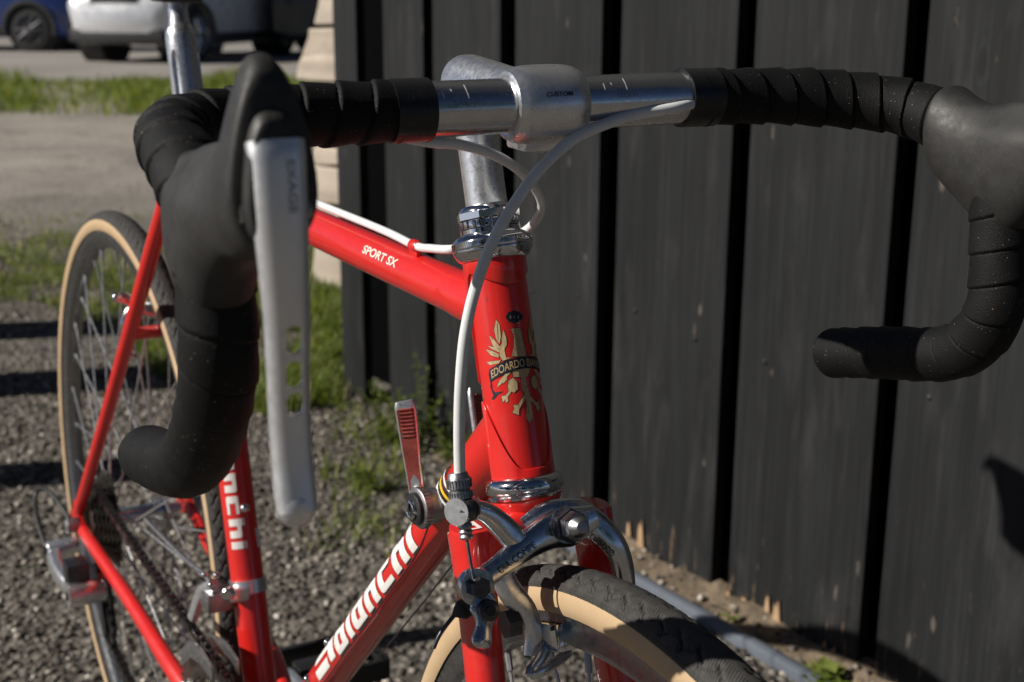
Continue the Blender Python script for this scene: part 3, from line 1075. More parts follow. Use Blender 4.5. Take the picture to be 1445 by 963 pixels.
# ---- brake cables
def cable(pts, name, mat='housing_white', r=.0025, parent=bike, n=140):
    P, _ = resample(catmull(pts, 10), n)
    return tube(P, r, 16).build(name, mat, parent)
fb = [atd(990, 142, .640), atd(956, 152, .628), atd(905, 160, .622), atd(860, 173, .615), atd(810, 196, .608), atd(765, 236, .602), atd(727, 286, .599), atd(696, 340, .598), atd(673, 400, .599),
      atd(658, 462, .602), atd(651, 525, .606), atd(648, 600, .614), atd(649, 682, .622)]
cable(fb, 'brake_cable', r=.0028)
rb_ = [atd(560, 192, .592), atd(607, 201, .592), atd(652, 205, .600), atd(702, 221, .615), atd(742, 249, .645), atd(764, 284, .680), atd(758, 309, .705), atd(735, 330, .722), atd(690, 345, .735), ypl(640, 352, -.006), ypl(610, 351, -.006), ypl(586, 347, -.003),
       ypl(540, 325, -.003), ypl(432, 281, -.003), A([-.05, -.003, .7785])]
rc = cable(rb_, 'brake_cable', n=260)
for q in ((586, 347), (431, 281)):
    c0 = ypl(*q, -.003)
    g = tube(A([c0 + A([-.0045, 0, 0]), c0 + A([-.003, 0, 0]), c0 + A([.003, 0, 0]), c0 + A([.0045, 0, 0])]), [.0030, .0037, .0037, .0030], 18)
    box(c0 + A([0, 0, -.0042]), X_, Y_, Z_, .005, .0016, .0022, .0006, mb=g)
    g.build('cable_guide', 'red_paint', tt)

# ---- front brake caliper (side pull)
OB = .046
def cp(x, y, off=OB):
    return SP(x, y, off)
cal = lathe([(-.030, .0042), (-.006, .0042), (-.005, .0090), (-.003, .0090)], cp(805, 742, .046), NS, 24).build('front_brake', 'chrome', bike, label='silver side pull front brake')
lathe([(-.0032, .0086), (-.0026, .0090), (.0012, .0090), (.0018, .0084)], cp(805, 742), NS, 36, poly=6).build('pivot_nut', 'dark_steel', cal, 30)
lathe([(.0016, .0070), (.0020, .0074), (.0075, .0074), (.0086, .0062)], cp(805, 742), NS, 36, poly=6).build('pivot_nut', 'dull_alloy', cal, 30)
lathe([(.0080, .0058), (.0108, .0046), (.0128, .0030), (.0132, .0010)], cp(805, 742), NS, 28).build('dome_nut', 'dull_alloy', cal)
def arm(pts, ra, rb, name, mat='polished_alloy', power=2.3):
    P, _ = resample(catmull(pts, 8), 44)
    t = np.linspace(0, 1, 44)
    tk = np.linspace(0, 1, len(ra))
    return tube(P, np.interp(t, tk, ra), 24, ref=NS, rb=np.interp(t, tk, rb), power=power).build(name, mat, cal)
arm([cp(838, 728, .038), cp(805, 742, .038), cp(772, 752, .038), cp(735, 776, .040), cp(700, 803, .041), cp(668, 829, .042)], [.0040, .0050, .0048, .0042, .0038, .0034], [.0060, .0105, .0085, .0066, .0058, .0062], 'brake_arm')
arm([cp(748, 768, .039), cp(728, 762, .039), cp(706, 741, .040), cp(684, 724, .042), cp(655, 715, .044)], [.0042, .0044, .0042, .0040, .0040], [.0050, .0068, .0062, .0052, .0046], 'brake_arm')
arm([cp(738, 742, .024), cp(770, 727, .026), cp(805, 728, .028), cp(840, 742, .029), cp(866, 768, .030), cp(879, 800, .028), cp(884, 840, .022)], [.0035, .0042, .0048, .0042, .0038, .0034, .0034], [.0040, .0070, .0100, .0075, .0066, .0060, .0055], 'brake_arm')
arm([cp(716, 788, .034), cp(710, 812, .034), cp(722, 838, .034), cp(742, 862, .034), cp(752, 892, .033), cp(750, 924, .032)], [.0036, .0040, .0038, .0034, .0030, .0028], [.0052, .0062, .0064, .0056, .0048, .0046], 'brake_arm', 'satin_alloy')
def flat_text(body, O, ax, ay, w, h, name, mat, parent, bold=0.):
    tv, tf = text2d(body, bold)
    tv = (tv - tv.min(0)) / (tv.max(0) - tv.min(0)) - .5
    return MB().add(np.asarray(O) + tv[:, :1] * w * ax + tv[:, 1:] * h * ay, tf).build(name, mat, parent, 0)
_p, _q2 = cp(705, 806, .0455), cp(756, 768, .0445)
_ax = unit(_q2 - _p)
flat_text('DIA-COMPE', (_p + _q2) / 2, _ax, unit(np.cross(NS, _ax)), np.linalg.norm(_q2 - _p), .0034, 'lettering', 'dark_steel', cal)
_p, _q2 = cp(834, 755, .0345), cp(866, 783, .0338)
_ax = unit(_q2 - _p)
flat_text('α·5000', (_p + _q2) / 2, _ax, unit(np.cross(NS, _ax)), np.linalg.norm(_q2 - _p), .0036, 'lettering', 'dark_print', cal)
# barrel adjuster
BX = unit(atd(649, 682, .622) - atd(657, 745, .628))
b0_ = cp(653, 720, .047)
lathe([(-.0062, .0066), (.0062, .0066)], b0_, unit(LS * -.8 + NS * .6), 24).build('adjuster_pivot', 'satin_alloy', cal)
sphere(b0_ + NS * .0030 + LS * .0015, .0058).build('adjuster_pivot_cap', 'dark_steel', cal)
lathe([(-.018, .0028), (-.0168, .0036), (-.0156, .0028), (-.0144, .0036), (-.0132, .0028), (-.012, .0036), (-.0105, .0034)], b0_ + HU * .004, HU, 20).build('adjuster_thread', 'dull_alloy', cal)
mbk = MB()
lathe([(.0050, .0044), (.0056, .0056), (.0092, .0056), (.0098, .0048), (.0102, .0048), (.0106, .0060), (.0150, .0058), (.0165, .0050), (.0180, .0046)], b0_, HU, 24, mb=mbk)
for k in range(26):
    a = 2 * math.pi * k / 26
    e = math.cos(a) * NS + math.sin(a) * LS
    tt_ = np.cross(HU, e)
    box(b0_ + HU * .0074 + e * .0056, HU, tt_, e, .0016, .00032, .0004, mb=mbk)
    box(b0_ + HU * .0128 + e * .0059, HU, tt_, e, .0020, .00036, .0004, mb=mbk)
mbk.build('barrel_adjuster', 'dull_alloy', cal, 30)
cable([b0_ - HU * .012, cp(660, 770, .048), cp(668, 818, .050)], 'brake_wire', 'cable_steel', .0008, cal, 20)
# cable anchor and quick release
an = cp(672, 828, .048)
lathe([(-.004, .0088), (.001, .0092), (.002, .0086)], an, NS, 32).build('anchor_washer', 'polished_alloy', cal)
lathe([(.002, .0054), (.006, .0054), (.0068, .0045)], an, NS, 36, poly=6).build('anchor_bolt', 'dark_steel', cal, 30)
_ql = [cp(674, 838, .048), cp(682, 852, .049), cp(684, 872, .050), cp(681, 893, .051), cp(678, 915, .053)]
P, _ = resample(catmull(_ql, 8), 30)
_t = np.linspace(0, 1, 30)
tube(P, np.interp(_t, [0, .3, .6, .88, 1], [.0024, .0026, .0024, .0026, .0012]), 20, ref=NS, rb=np.interp(_t, [0, .14, .3, .5, .62, .85, .96, 1], [.0050, .0070, .0074, .0052, .0040, .0054, .0048, .002])).build('release_lever', 'polished_alloy', cal)
lathe([(-.002, .0052), (.0022, .0052), (.0028, .0044)], cp(689, 861, .053), NS, 24).build('release_cam', 'dark_steel', cal)
lathe([(.0020, .0026), (.0038, .0024)], cp(689, 861, .053), NS, 20).build('release_rivet', 'pad_rubber', cal)
P, _ = resample(catmull([cp(668, 852, .04), cp(650, 862, .038), cp(640, 868, .036)], 6), 12)
tube(P, [.0035, .005, .0052, .0052, .0046, .005, .0050, .0046, .0036, .003, .002, .0012], 16).build('cable_boot', 'pad_rubber', cal)
cable([cp(642, 867, .036), cp(622, 893, .034), cp(612, 915, .032)], 'cable_tail', 'dark_steel', .0010, cal, 10)
# brake shoe, left of the rim, with its wire guide
pc = cp(792, 890, .030)
FWD = unit(np.cross(LS, unit(AXF - pc)))
FWD = FWD if FWD @ NS > 0 else -FWD
RAD = unit(np.cross(FWD, LS))
shoe = box(pc + LS * -.006, FWD, RAD, LS, .020, .0072, .0070, .0025).build('brake_shoe', 'chrome', cal)
box(pc + LS * .0025, FWD, RAD, LS, .025, .0058, .0048, .0016).build('brake_pad', 'pad_rubber', cal)
bz = cp(727, 878, .033)
lathe([(-.006, .0075), (.001, .0075)], bz, unit(LS), 36, poly=6).build('shoe_nut', 'dark_steel', cal, 30)
rod(bz, pc, .003).build('shoe_bolt', 'dull_alloy', cal)
gp = [cp(776, 905, .034), cp(766, 925, .038), cp(748, 950, .040), cp(766, 946, .040), cp(798, 924, .034), cp(797, 914, .030), cp(784, 908, .030)]
P, _ = resample(catmull(gp, 8), 40)
tube(P, .0014, 10, ref=NS, rb=.003).build('wheel_guide', 'polished_alloy', cal)
# the shoe on the far side of the rim
pc2 = pc + LS * .036
box(pc2, FWD, RAD, LS, .022, .0052, .005, .0018).build('brake_shoe', 'pad_rubber', cal)

# ---- wheels (built about their own axle: axis = local y)
def ring(prof, n=160, uvs=None, mb=None, closed=False):
    """prof: (radius, y) rings round the axle"""
    a = np.linspace(0, 2 * np.pi, n, endpoint=False)
    V, m = [], len(prof)
    for r, y in prof:
        V.append(np.stack([r * np.cos(a), np.full(n, y), r * np.sin(a)], 1))
    F, UV = [], []
    R0 = max(q[0] for q in prof)
    for i in range(m if closed else m - 1):
        i2 = (i + 1) % m
        for j in range(n):
            k = (j + 1) % n
            F.append((i * n + j, i2 * n + j, i2 * n + k, i * n + k))
            if uvs is not None:
                u0, u1 = R0 * a[j], R0 * (a[j] + 2 * np.pi / n)
                UV.append([(u0, uvs[i]), (u0, uvs[i2]), (u1, uvs[i2]), (u1, uvs[i])])
    mb = mb or MB()
    mb.add(np.concatenate(V), F, UV if uvs is not None else None)
    return mb
def wheel(R, name, mat4, flange_y, flange_r, label):
    rc, hw = R - .0137, .0137
    # rim
    prof = [(R - .0195, -.0108), (R - .0195, -.0094), (R - .024, -.0085), (R - .024, .0085), (R - .0195, .0094), (R - .0195, .0108), (R - .0315, .0106), (R - .0370, .0078), (R - .0395, .0030), (R - .0395, -.0030), (R - .0370, -.0078), (R - .0315, -.0106)]
    o = ring(prof, 200, closed=True).build(name, 'rim_alloy', bike, 35, label)
    o.matrix_local = mat4
    # tread: slanted sipes cut into the shoulders, real relief
    na, nc = 1500, 37
    th = np.radians(np.linspace(-67, 67, nc))
    a = np.linspace(0, 2 * np.pi, na, endpoint=False)
    v = hw * 1.05 * th
    U = (R * a)[:, None]
    per = 2 * np.pi * R / 140
    av = np.abs(v)[None]
    f1 = ((U + av * 1.1 + (v > 0)[None] * per * .5) / per + .10 * np.sin(av * 900)) % 1.0
    band = np.clip((av - .0032) / .0008, 0, 1) * np.clip((.0122 - av) / .0008, 0, 1)
    groove = np.clip(1 - np.abs(f1 - .5) / .14, 0, 1) * band
    f2 = ((U - av * 2.2 + (v > 0)[None] * per * .5) / per + .3) % 1.0
    groove = np.maximum(groove, np.clip(1 - np.abs(f2 - .5) / .07, 0, 1) * np.clip((av - .0055) / .0006, 0, 1) * np.clip((.0100 - av) / .0006, 0, 1))
    edge_ = np.clip((np.abs(th) - np.radians(62)) / np.radians(5), 0, 1)[None]
    rr = hw + .0008 - .0020 * groove - .0010 * edge_ + NR.uniform(-.00006, .00006, (na, nc))
    rad = rc + rr * np.cos(th)[None]
    V = np.stack([rad * np.cos(a)[:, None], rr * np.sin(th)[None], rad * np.sin(a)[:, None]], -1).reshape(-1, 3)
    F, UV = [], []
    for i_ in range(na):
        i2 = (i_ + 1) % na
        u0, u1 = R * a[i_], R * a[i_] + 2 * np.pi * R / na
        for j_ in range(nc - 1):
            F.append((i_ * nc + j_, i_ * nc + j_ + 1, i2 * nc + j_ + 1, i2 * nc + j_))
            UV.append([(u0, v[j_]), (u0, v[j_ + 1]), (u1, v[j_ + 1]), (u1, v[j_])])
    MB().add(V, F, UV).build('tyre', 'tyre_rubber', o, 80)
    for s in (-1, 1):
        th = np.radians(np.linspace(64, 118, 12)) * s
        ring([(rc + hw * math.cos(t), hw * math.sin(t)) for t in th], 200).build('tyre_sidewall', 'tan_sidewall', o)
    # valve-side details: hub
    mbk = MB()
    lathe([(-.05, .005), (-flange_y - .006, .006), (-flange_y - .005, .012), (-flange_y - .0015, .014), (-flange_y - .0015, flange_r + .003), (-flange_y + .0015, flange_r + .003), (-flange_y + .002, .013), (-flange_y + .012, .0095),
           (flange_y - .012, .0095), (flange_y - .002, .013), (flange_y - .0015, flange_r + .003), (flange_y + .0015, flange_r + .003), (flange_y + .0015, .014), (flange_y + .005, .012), (flange_y + .006, .006), (.05, .005)], A([0, 0, 0.]), Y_, 40, mb=mbk)
    mbk.build('hub', 'polished_alloy', o)
    meshes = {}
    for s in (-1, 1):
        for tr in (-1, 1):
            hub_a = tr * math.radians(58)
            h = A([flange_r * math.sin(hub_a), s * (flange_y + tr * .0012), flange_r * math.cos(hub_a)])
            e = A([0, s * .001, R - .0385])
            d = unit(e - h)
            mbk = rod(h, e, .0010, seg=7)
            rod(e - d * .012, e + d * .001, .0019, .0019, 7, mb=mbk)
            meshes[(s, tr)] = mbk.mesh('spoke', 'spoke_steel')
    for k in range(36):
        s = 1 if k % 2 else -1
        tr = 1 if (k // 2) % 2 else -1
        q = link('spoke', meshes[(s, tr)], o)
        q.rotation_euler = (0, 2 * math.pi * (k + .25) / 36, 0)
    return o
mF = Matrix([list(SM[i]) + [AXF[i]] for i in range(3)] + [[0, 0, 0, 1]])
mR = Matrix.Translation(Vector(RA))
wheel(RF, 'wheel', mF, .034, .019, 'front wheel with tan sidewall tyre under the brake')
wheel(RR, 'wheel', mR, .029, .022, 'rear wheel with tan sidewall tyre')

# ---- seat post and saddle
def SPT(h):
    return BB + SU * h
post = tube(A([SPT(q) for q in (.50, .55, .6, .628, .634, .638)]), [.0134, .0134, .0134, .0134, .0126, .0100], 44)
flt = []
for sgn in (-1, 1):
    d = unit(A([.60, sgn * .75, 0]))
    d = unit(d - SU * (d @ SU))
    g = tube(A([SPT(q) + d * .0142 for q in (.566, .570, .578, .604, .612, .616)]), [.0012, .0032, .0042, .0042, .0032, .0012], 20)
    flt.append(g)
pst = boolean_cut(post, flt, 'seat_post', 'satin_alloy', bike, 40)
tube(A([SPT(q) for q in (.632, .645, .655, .662)]), [.0105, .0085, .0085, .0105], 28).build('post_neck', 'satin_alloy', pst)
box(SPT(.668), X_, Y_, Z_, .020, .018, .009, .003).build('saddle_clamp', 'dark_steel', pst)
sc = SPT(.70) + A([.005, 0, 0])
V, F = [], []
nx, ny = 40, 25
for i in range(nx):
    u_ = i / (nx - 1)
    x = .145 - .275 * u_
    hw = np.interp(u_, [0, .04, .12, .4, .62, .8, .95, 1], [.008, .016, .020, .024, .045, .068, .066, .05])
    zc = .006 * math.cos(u_ * 6) + .010 * u_
    for j in range(ny):
        v = -1 + 2 * j / (ny - 1)
        V.append(sc + A([x, hw * math.sin(v * 1.5) / math.sin(1.5), zc + .012 - .030 * abs(v) ** 3.2]))
sad = MB().add(V, [q[::-1] for q in grid_faces(nx, ny, False)])
Vb = [p - A([0, 0, .004]) * 1.0 for p in V]
sad.add(Vb, grid_faces(nx, ny, False))
nb = nx * ny
edge = [i * ny for i in range(nx)] + [(nx - 1) * ny + j for j in range(1, ny)] + [i * ny + ny - 1 for i in range(nx - 2, -1, -1)] + [j for j in range(ny - 2, 0, -1)]
sad.f.extend([(edge[i], edge[(i + 1) % len(edge)], nb + edge[(i + 1) % len(edge)], nb + edge[i]) for i in range(len(edge))])
sado = sad.build('saddle', 'black_plastic', bike, 40)
for s in (-1, 1):
    tube(catmull([sc + A([.11, s * .008, -.004]), sc + A([.05, s * .02, -.024]), sc + A([-.03, s * .022, -.026]), sc + A([-.09, s * .035, -.010])], 8), .0035, 12).build('saddle_rail', 'dark_steel', sado)

# ---- down tube shifters
for s in (-1, 1):
    pv = A([.334, s * .0300, .636])
    sh = lathe([(.006, .0080), (.0135, .0085), (.0145, .0105), (.0205, .0105), (.0215, .0118), (.0255, .0118), (.0262, .0108)], A([.334, 0, .636]), A([0, s, 0.]), 48).build('shifter', 'dull_alloy', bike)
    lathe([(.0260, .0095), (.0285, .0092), (.0292, .0080)], A([.334, 0, .636]), A([0, s, 0.]), 40).build('shifter_cap', 'black_plastic', sh)
    ringp = [A([.334, s * .0302, .636]) + .0045 * (math.cos(a) * X_ + math.sin(a) * Z_) for a in np.linspace(.3, 2 * np.pi - .2, 24)]
    tube(A(ringp), .0011, 8).build('wing_ring', 'chrome', sh)
    mbk = MB()
    for k in range(30):
        a = 2 * math.pi * k / 30
        e = math.cos(a) * X_ + math.sin(a) * Z_
        box(A([.334, s * .0235, .636]) + e * .0118, Y_, np.cross(Y_, e), e, .0018, .0005, .0005, mb=mbk)
    mbk.build('knurling', 'dull_alloy', sh, 0)
    if s < 0:
        px = [(592, 722), (588, 690), (582, 650), (577, 610), (573, 580), (570, 566)]
        P = [ypl(*q, -.0185 - .0045 * i / 5) for i, q in enumerate(px)]
    else:
        e0 = A([.334, .0190, .636])
        P = [e0 + (ypl(668, 548, .024) - e0) * t for t in np.linspace(0, 1, 6)]
    P, _ = resample(catmull(P, 6), 30)
    t = np.linspace(0, 1, 30)
    # blade faces forward and outward, like the pair in the photograph
    fn_ = unit(A([.80, s * .60, .25]))
    blade_w = np.interp(t, [0, .15, .4, .75, .95, 1], [.0055, .0046, .0050, .0062, .0066, .0052])
    tube(P, np.interp(t, [0, .5, .96, 1], [.0030, .0022, .0022, .0012]), 20, ref=fn_, rb=blade_w, power=3.2).build('shift_lever', 'satin_alloy', sh)
    # enamel inlay and thumb ridges on the face
    T, U, B = frames(P, fn_)
    k0, k1 = 6, 28
    inl = [P[i] + U[i] * (.00245 if i < 20 else .00245) + B[i] * q * blade_w[i] * .78 for i in range(k0, k1) for q in (-1, 1)]
    MB().add(inl, [(2 * i, 2 * i + 1, 2 * i + 3, 2 * i + 2) for i in range(k1 - k0 - 1)]).build('enamel_inlay', 'lever_enamel', sh, 0)
    for i in range(20, 28):
        rod(P[i] + U[i] * .0026 - B[i] * blade_w[i] * .6, P[i] + U[i] * .0026 + B[i] * blade_w[i] * .6, .00065, seg=8).build('thumb_ridge', 'lever_enamel', sh)
_tc = t_base + .0022 * np.sign(t_base - t_top)
cable([A([.330, -.0165, .622])] + [DTC.at([[q, _tc]], .0010)[0] for q in (.44, .36, .26, .12, .03)], 'gear_cable', 'dark_steel', .0006, bike, 30)
cable([A([.345, .022, .625]), ypl(645, 790, -.002), ypl(595, 853, -.002), ypl(528, 935, -.002)], 'gear_cable', 'dark_steel', .0006, bike, 30)

# ---- drivetrain
CY = -.0435
def sprocket(nt, y, name, parent, mat, c, th=.0018, hole=.45):
    rp = .0127 / (2 * math.sin(math.pi / nt))
    pts = []
    for k in range(nt):
        for f_, rr in ((0, rp - .0036), (.22, rp - .0030), (.40, rp + .0030), (.60, rp + .0030), (.78, rp - .0030)):
            a = 2 * math.pi * (k + f_) / nt
            pts.append((rr * math.cos(a), rr * math.sin(a)))
    m = len(pts)
    V = []
    for yy in (-th / 2, th / 2):
        V += [c + A([p[0], y + yy, p[1]]) for p in pts] + [c + A([p[0] * hole, y + yy, p[1] * hole]) for p in pts]
    F = []
    for i in range(m):
        j = (i + 1) % m
        F += [(i, j, m + j, m + i), (2 * m + i, 3 * m + i, 3 * m + j, 2 * m + j), (i, 2 * m + i, 2 * m + j, j), (m + i, m + j, 3 * m + j, 3 * m + i)]
    return MB().add(V, F).build(name, mat, parent, 30)
cas = lathe([(-.052, .016), (-.028, .018)], RA, Y_, 30).build('cassette', 'dark_steel', bike)
for k, nt in enumerate((13, 15, 17, 19, 21, 23, 26)):
    sprocket(nt, -.0515 + k * .0036, 'sprocket', cas, 'sprocket_steel', RA, hole=.5)
cr_ = lathe([(-.070, .012), (-.060, .014), (-.050, .022), (-.040, .020)], BB, Y_, 30).build('crankset', 'polished_alloy', bike)
sprocket(52, CY - .002, 'chainring', cr_, 'sprocket_steel', BB, .003, .80)
sprocket(42, CY + .006, 'chainring', cr_, 'sprocket_steel', BB, .003, .76)
ca = math.radians(-9)
cd = A([math.cos(ca), 0, -math.sin(ca)])
for k in range(5):
    a = ca + 2 * math.pi * k / 5
    e = A([math.cos(a), 0, -math.sin(a)])
    tube(A([BB + A([0, -.052, 0]), BB + e * .05 + A([0, -.050, 0]), BB + e * .092 + A([0, CY - .004, 0])]), [.010, .008, .006], 14, ref=Y_, rb=[.012, .009, .007]).build('spider_arm', 'polished_alloy', cr_)
for s, dr in ((-1, 1), (1, -1)):
    p0 = BB + A([0, s * .066, 0])
    p1 = BB + cd * dr * .170 + A([0, s * .080, 0])
    t = np.linspace(0, 1, 10)[:, None]
    tube(p0 + (p1 - p0) * t, np.interp(t[:, 0], [0, .1, .9, 1], [.012, .0135, .011, .008]), 20, ref=Z_, rb=.0065, power=2.6).build('crank_arm', 'satin_alloy', cr_)
    pe = p1 + A([0, s * .055, 0])
    ped = rod(p1, p1 + A([0, s * .10, 0]), .006).build('pedal', 'dark_steel', bike)
    for q in (-1, 1):
        box(pe + A([q * .034, s * -.004, 0]), X_, Y_, Z_, .003, .046, .011, .001).build('pedal_cage', 'black_plastic', ped)
    box(pe + A([0, s * .040, 0]), X_, Y_, Z_, .034, .004, .010, .001).build('pedal_end', 'black_plastic', ped)
    box(pe + A([0, s * -.010, 0]), X_, Y_, Z_, .012, .036, .008, .003).build('pedal_body', 'black_plastic', ped)
# chain: round the big ring, the middle sprocket and the two pulleys
rs, rg = .0127 / (2 * math.sin(math.pi / 19)), .0127 / (2 * math.sin(math.pi / 52))
PU1, PU2 = A([-.418, 0, .272]), A([-.392, 0, .222])
pts = []
for a in np.linspace(100, -92, 30):
    pts.append(BB + rg * A([math.cos(math.radians(a)), 0, math.sin(math.radians(a))]))
pts.append(PU2 + A([.02, 0, -.017]))
for a in np.linspace(-60, -190, 7):
    pts.append(PU2 + .017 * A([math.cos(math.radians(a)), 0, math.sin(math.radians(a))]))
for a in np.linspace(-10, 80, 6):
    pts.append(PU1 + .017 * A([math.cos(math.radians(a)), 0, math.sin(math.radians(a))]))
for a in np.linspace(262, 96, 12):
    pts.append(RA + rs * A([math.cos(math.radians(a)), 0, math.sin(math.radians(a))]))
pts.append(pts[0])
P, L = resample(A(pts), 1200)
nl = int(L[-1] / .0127)
idx = [np.interp((k * L[-1] / nl), L, np.arange(1200)) for k in range(nl + 1)]
J = A([[np.interp(i, np.arange(1200), P[:, c]) for c in range(3)] for i in idx])
J[:, 1] = CY
def link_mesh(wd):
    mbk = MB()
    pl = []
    for k in range(20):
        a = 2 * math.pi * k / 20
        w_ = .0040 if abs(math.cos(a)) > .45 else .0030
        pl.append((.00635 * (1 if math.cos(a) > 0 else -1) * (1 if abs(math.cos(a)) > .2 else 0) + .0040 * math.cos(a), w_ * math.sin(a)))
    for y in (-wd, wd):
        plate(pl, A([0, y, 0]), X_, Z_, .001, mb=mbk)
    for x in (-.00635, .00635):
        lathe([(-wd - .0006, .0019), (wd + .0006, .0019)], A([x, 0, 0]), Y_, 10, mb=mbk)
        lathe([(-.0015, .0038), (.0015, .0038)], A([x, 0, 0]), Y_, 10, mb=mbk)
    return mbk.mesh('chain_link', 'chain_steel', 30)
lm_ = (link_mesh(.0019), link_mesh(.0031))
chn = link('chain', lm_[0], bike)
first = True
for k in range(nl):
    a, b = J[k], J[k + 1]
    d = b - a
    if first:
        o, first = chn, False
        o.parent = bike
        base_inv = None
    mid = (a + b) / 2
    if k == 0:
        chn.location = mid
        chn.rotation_euler = (0, -math.atan2(d[2], d[0]), 0)
        bpy.context.view_layer.update()
        m0 = chn.matrix_local.inverted()
        continue
    o = link('chain_link', lm_[k % 2], chn)
    o.matrix_local = m0 @ (Matrix.Translation(Vector(mid)) @ Matrix.Rotation(-math.atan2(d[2], d[0]), 4, 'Y'))
# rear derailleur
rd0 = A([-.437, -.068, .308])
rd = lathe([(-.006, .009), (.026, .0095), (.028, .008)], rd0, -Y_, 28).build('rear_derailleur', 'satin_alloy', bike)
lathe([(.026, .0055), (.032, .0055)], rd0, -Y_, 24, poly=6).build('hanger_bolt', 'dark_steel', rd, 30)
q0_ = ypl(92, 792, -.088)
q1_ = ypl(112, 838, -.084)
P, _ = resample(catmull([rd0 + A([-.006, -.020, -.006]), ypl(80, 800, -.092), ypl(92, 822, -.092), q1_], 8), 24)
tube(P, np.linspace(.008, .006, 24), 18, ref=Y_, rb=np.linspace(.012, .010, 24), power=3).build('parallelogram', 'satin_alloy', rd)
lathe([(-.004, .0135), (.032, .0125), (.034, .011)], q1_ + A([0, -.008, 0]), Y_, 32).build('spring_knuckle', 'satin_alloy', rd)
lathe([(.004, .0050), (.0055, .0050)], q1_ + A([0, -.008, 0]), -Y_, 20).build('knuckle_hole', 'dark_steel', rd)
box(ypl(108, 812, -.083), X_, Y_, Z_, .013, .012, .017, .004).build('parallelogram_inner', 'dark_steel', rd)
for pu in (PU1, PU2):
    c = pu + A([0, CY, 0])
    sprocket(11, CY, 'pulley', rd, 'black_plastic', pu, .004, .25)
for y in (-.006, .006):
    plate([(-.010, .012), (.010, .014), (.036, -.05), (.030, -.062), (.018, -.058)], PU1 + A([0, CY + y, 0]), X_, Z_, .0016, bev=.0003).build('pulley_cage', 'dark_steel', rd)
cable([ypl(141, 806, -.060), ypl(112, 757, -.064), ypl(82, 708, -.072), ypl(62, 690, -.080), ypl(50, 700, -.088), ypl(53, 735, -.094), ypl(66, 775, -.094), ypl(74, 800, -.092)], 'gear_cable_housing', 'black_plastic', .0024, bike, 60)
lathe([(-.006, .0040), (.006, .0040)], ypl(143, 811, -.059), unit(A([1., .1, -.05])), 16).build('cable_stop', 'red_paint', bike)
# front derailleur with its band clamp
fc = STC.hit(352, 829)[0]
fd = lathe([(fc - .0058, .0143), (fc - .0056, .0164), (fc + .0056, .0164), (fc + .0058, .0143)], BB, SU, 40, cap=False).build('front_derailleur', 'satin_alloy', bike)
e_ = SPT(fc) + A([.004, -.0185, 0])
box(SPT(fc) + A([.012, -.0130, .000]), X_, Y_, Z_, .006, .008, .0058, .002).build('clamp_ear', 'satin_alloy', fd)
lathe([(-.002, .0055), (.003, .0052), (.004, .004)], ypl(322, 838, -.030), unit(A([.8, -.6, .1])), 24).build('clamp_bolt', 'chrome', fd)
box(A([-.052, -.026, .408]), X_, Y_, Z_, .014, .012, .009, .003).build('mech_body', 'dull_alloy', fd)
P = [ypl(302, 826, -.030), ypl(284, 838, -.036), ypl(272, 872, -.042)]
tube(catmull(P, 6), .0042, 12, ref=Y_, rb=.006, power=3).build('mech_link', 'satin_alloy', fd)
for q in ((305, 812), (298, 826), (289, 812)):
    sphere(ypl(*q, -.036), .0028).build('limit_screw', 'chrome', fd)
for y in (CY - .010, CY + .012):
    plate([(-.075, -.030), (-.045, -.004), (-.010, .006), (.020, .004), (.020, -.010), (-.010, -.010), (-.04, -.018), (-.066, -.038)], BB + A([0, y, rg + .004]), X_, Z_, .0015, bev=.0003).build('mech_cage', 'dull_alloy', fd)
cable([ypl(292, 812, -.034), ypl(262, 790, -.034), ypl(205, 733, -.034)], 'mech_arm', 'dull_alloy', .0022, fd, 10)
# rear brake on the bridge
rbk = rod(A([_fx - .028, 0, _bz]), A([_fx + .020, 0, _bz]), .004).build('rear_brake', 'polished_alloy', bike)
for pts in ([(0, .012), (-.022, .022), (-.034, .004), (-.030, -.026)], [(0, .010), (.024, .020), (.034, .0), (.028, -.026)], [(-.01, .016), (-.03, .030), (-.042, .034)]):
    P = catmull([A([_fx - .018, q[0], _bz + q[1]]) for q in pts], 6)
    tube(P, np.linspace(.0045, .0032, len(P)), 14, ref=X_, rb=np.linspace(.0065, .0048, len(P))).build('brake_arm', 'polished_alloy', rbk)
    sphere(P[-1] + A([.004, 0, 0]), .0048).build('brake_bolt', 'chrome', rbk)
# reflector-bright tape strip on the rim behind the drop is the rim sticker

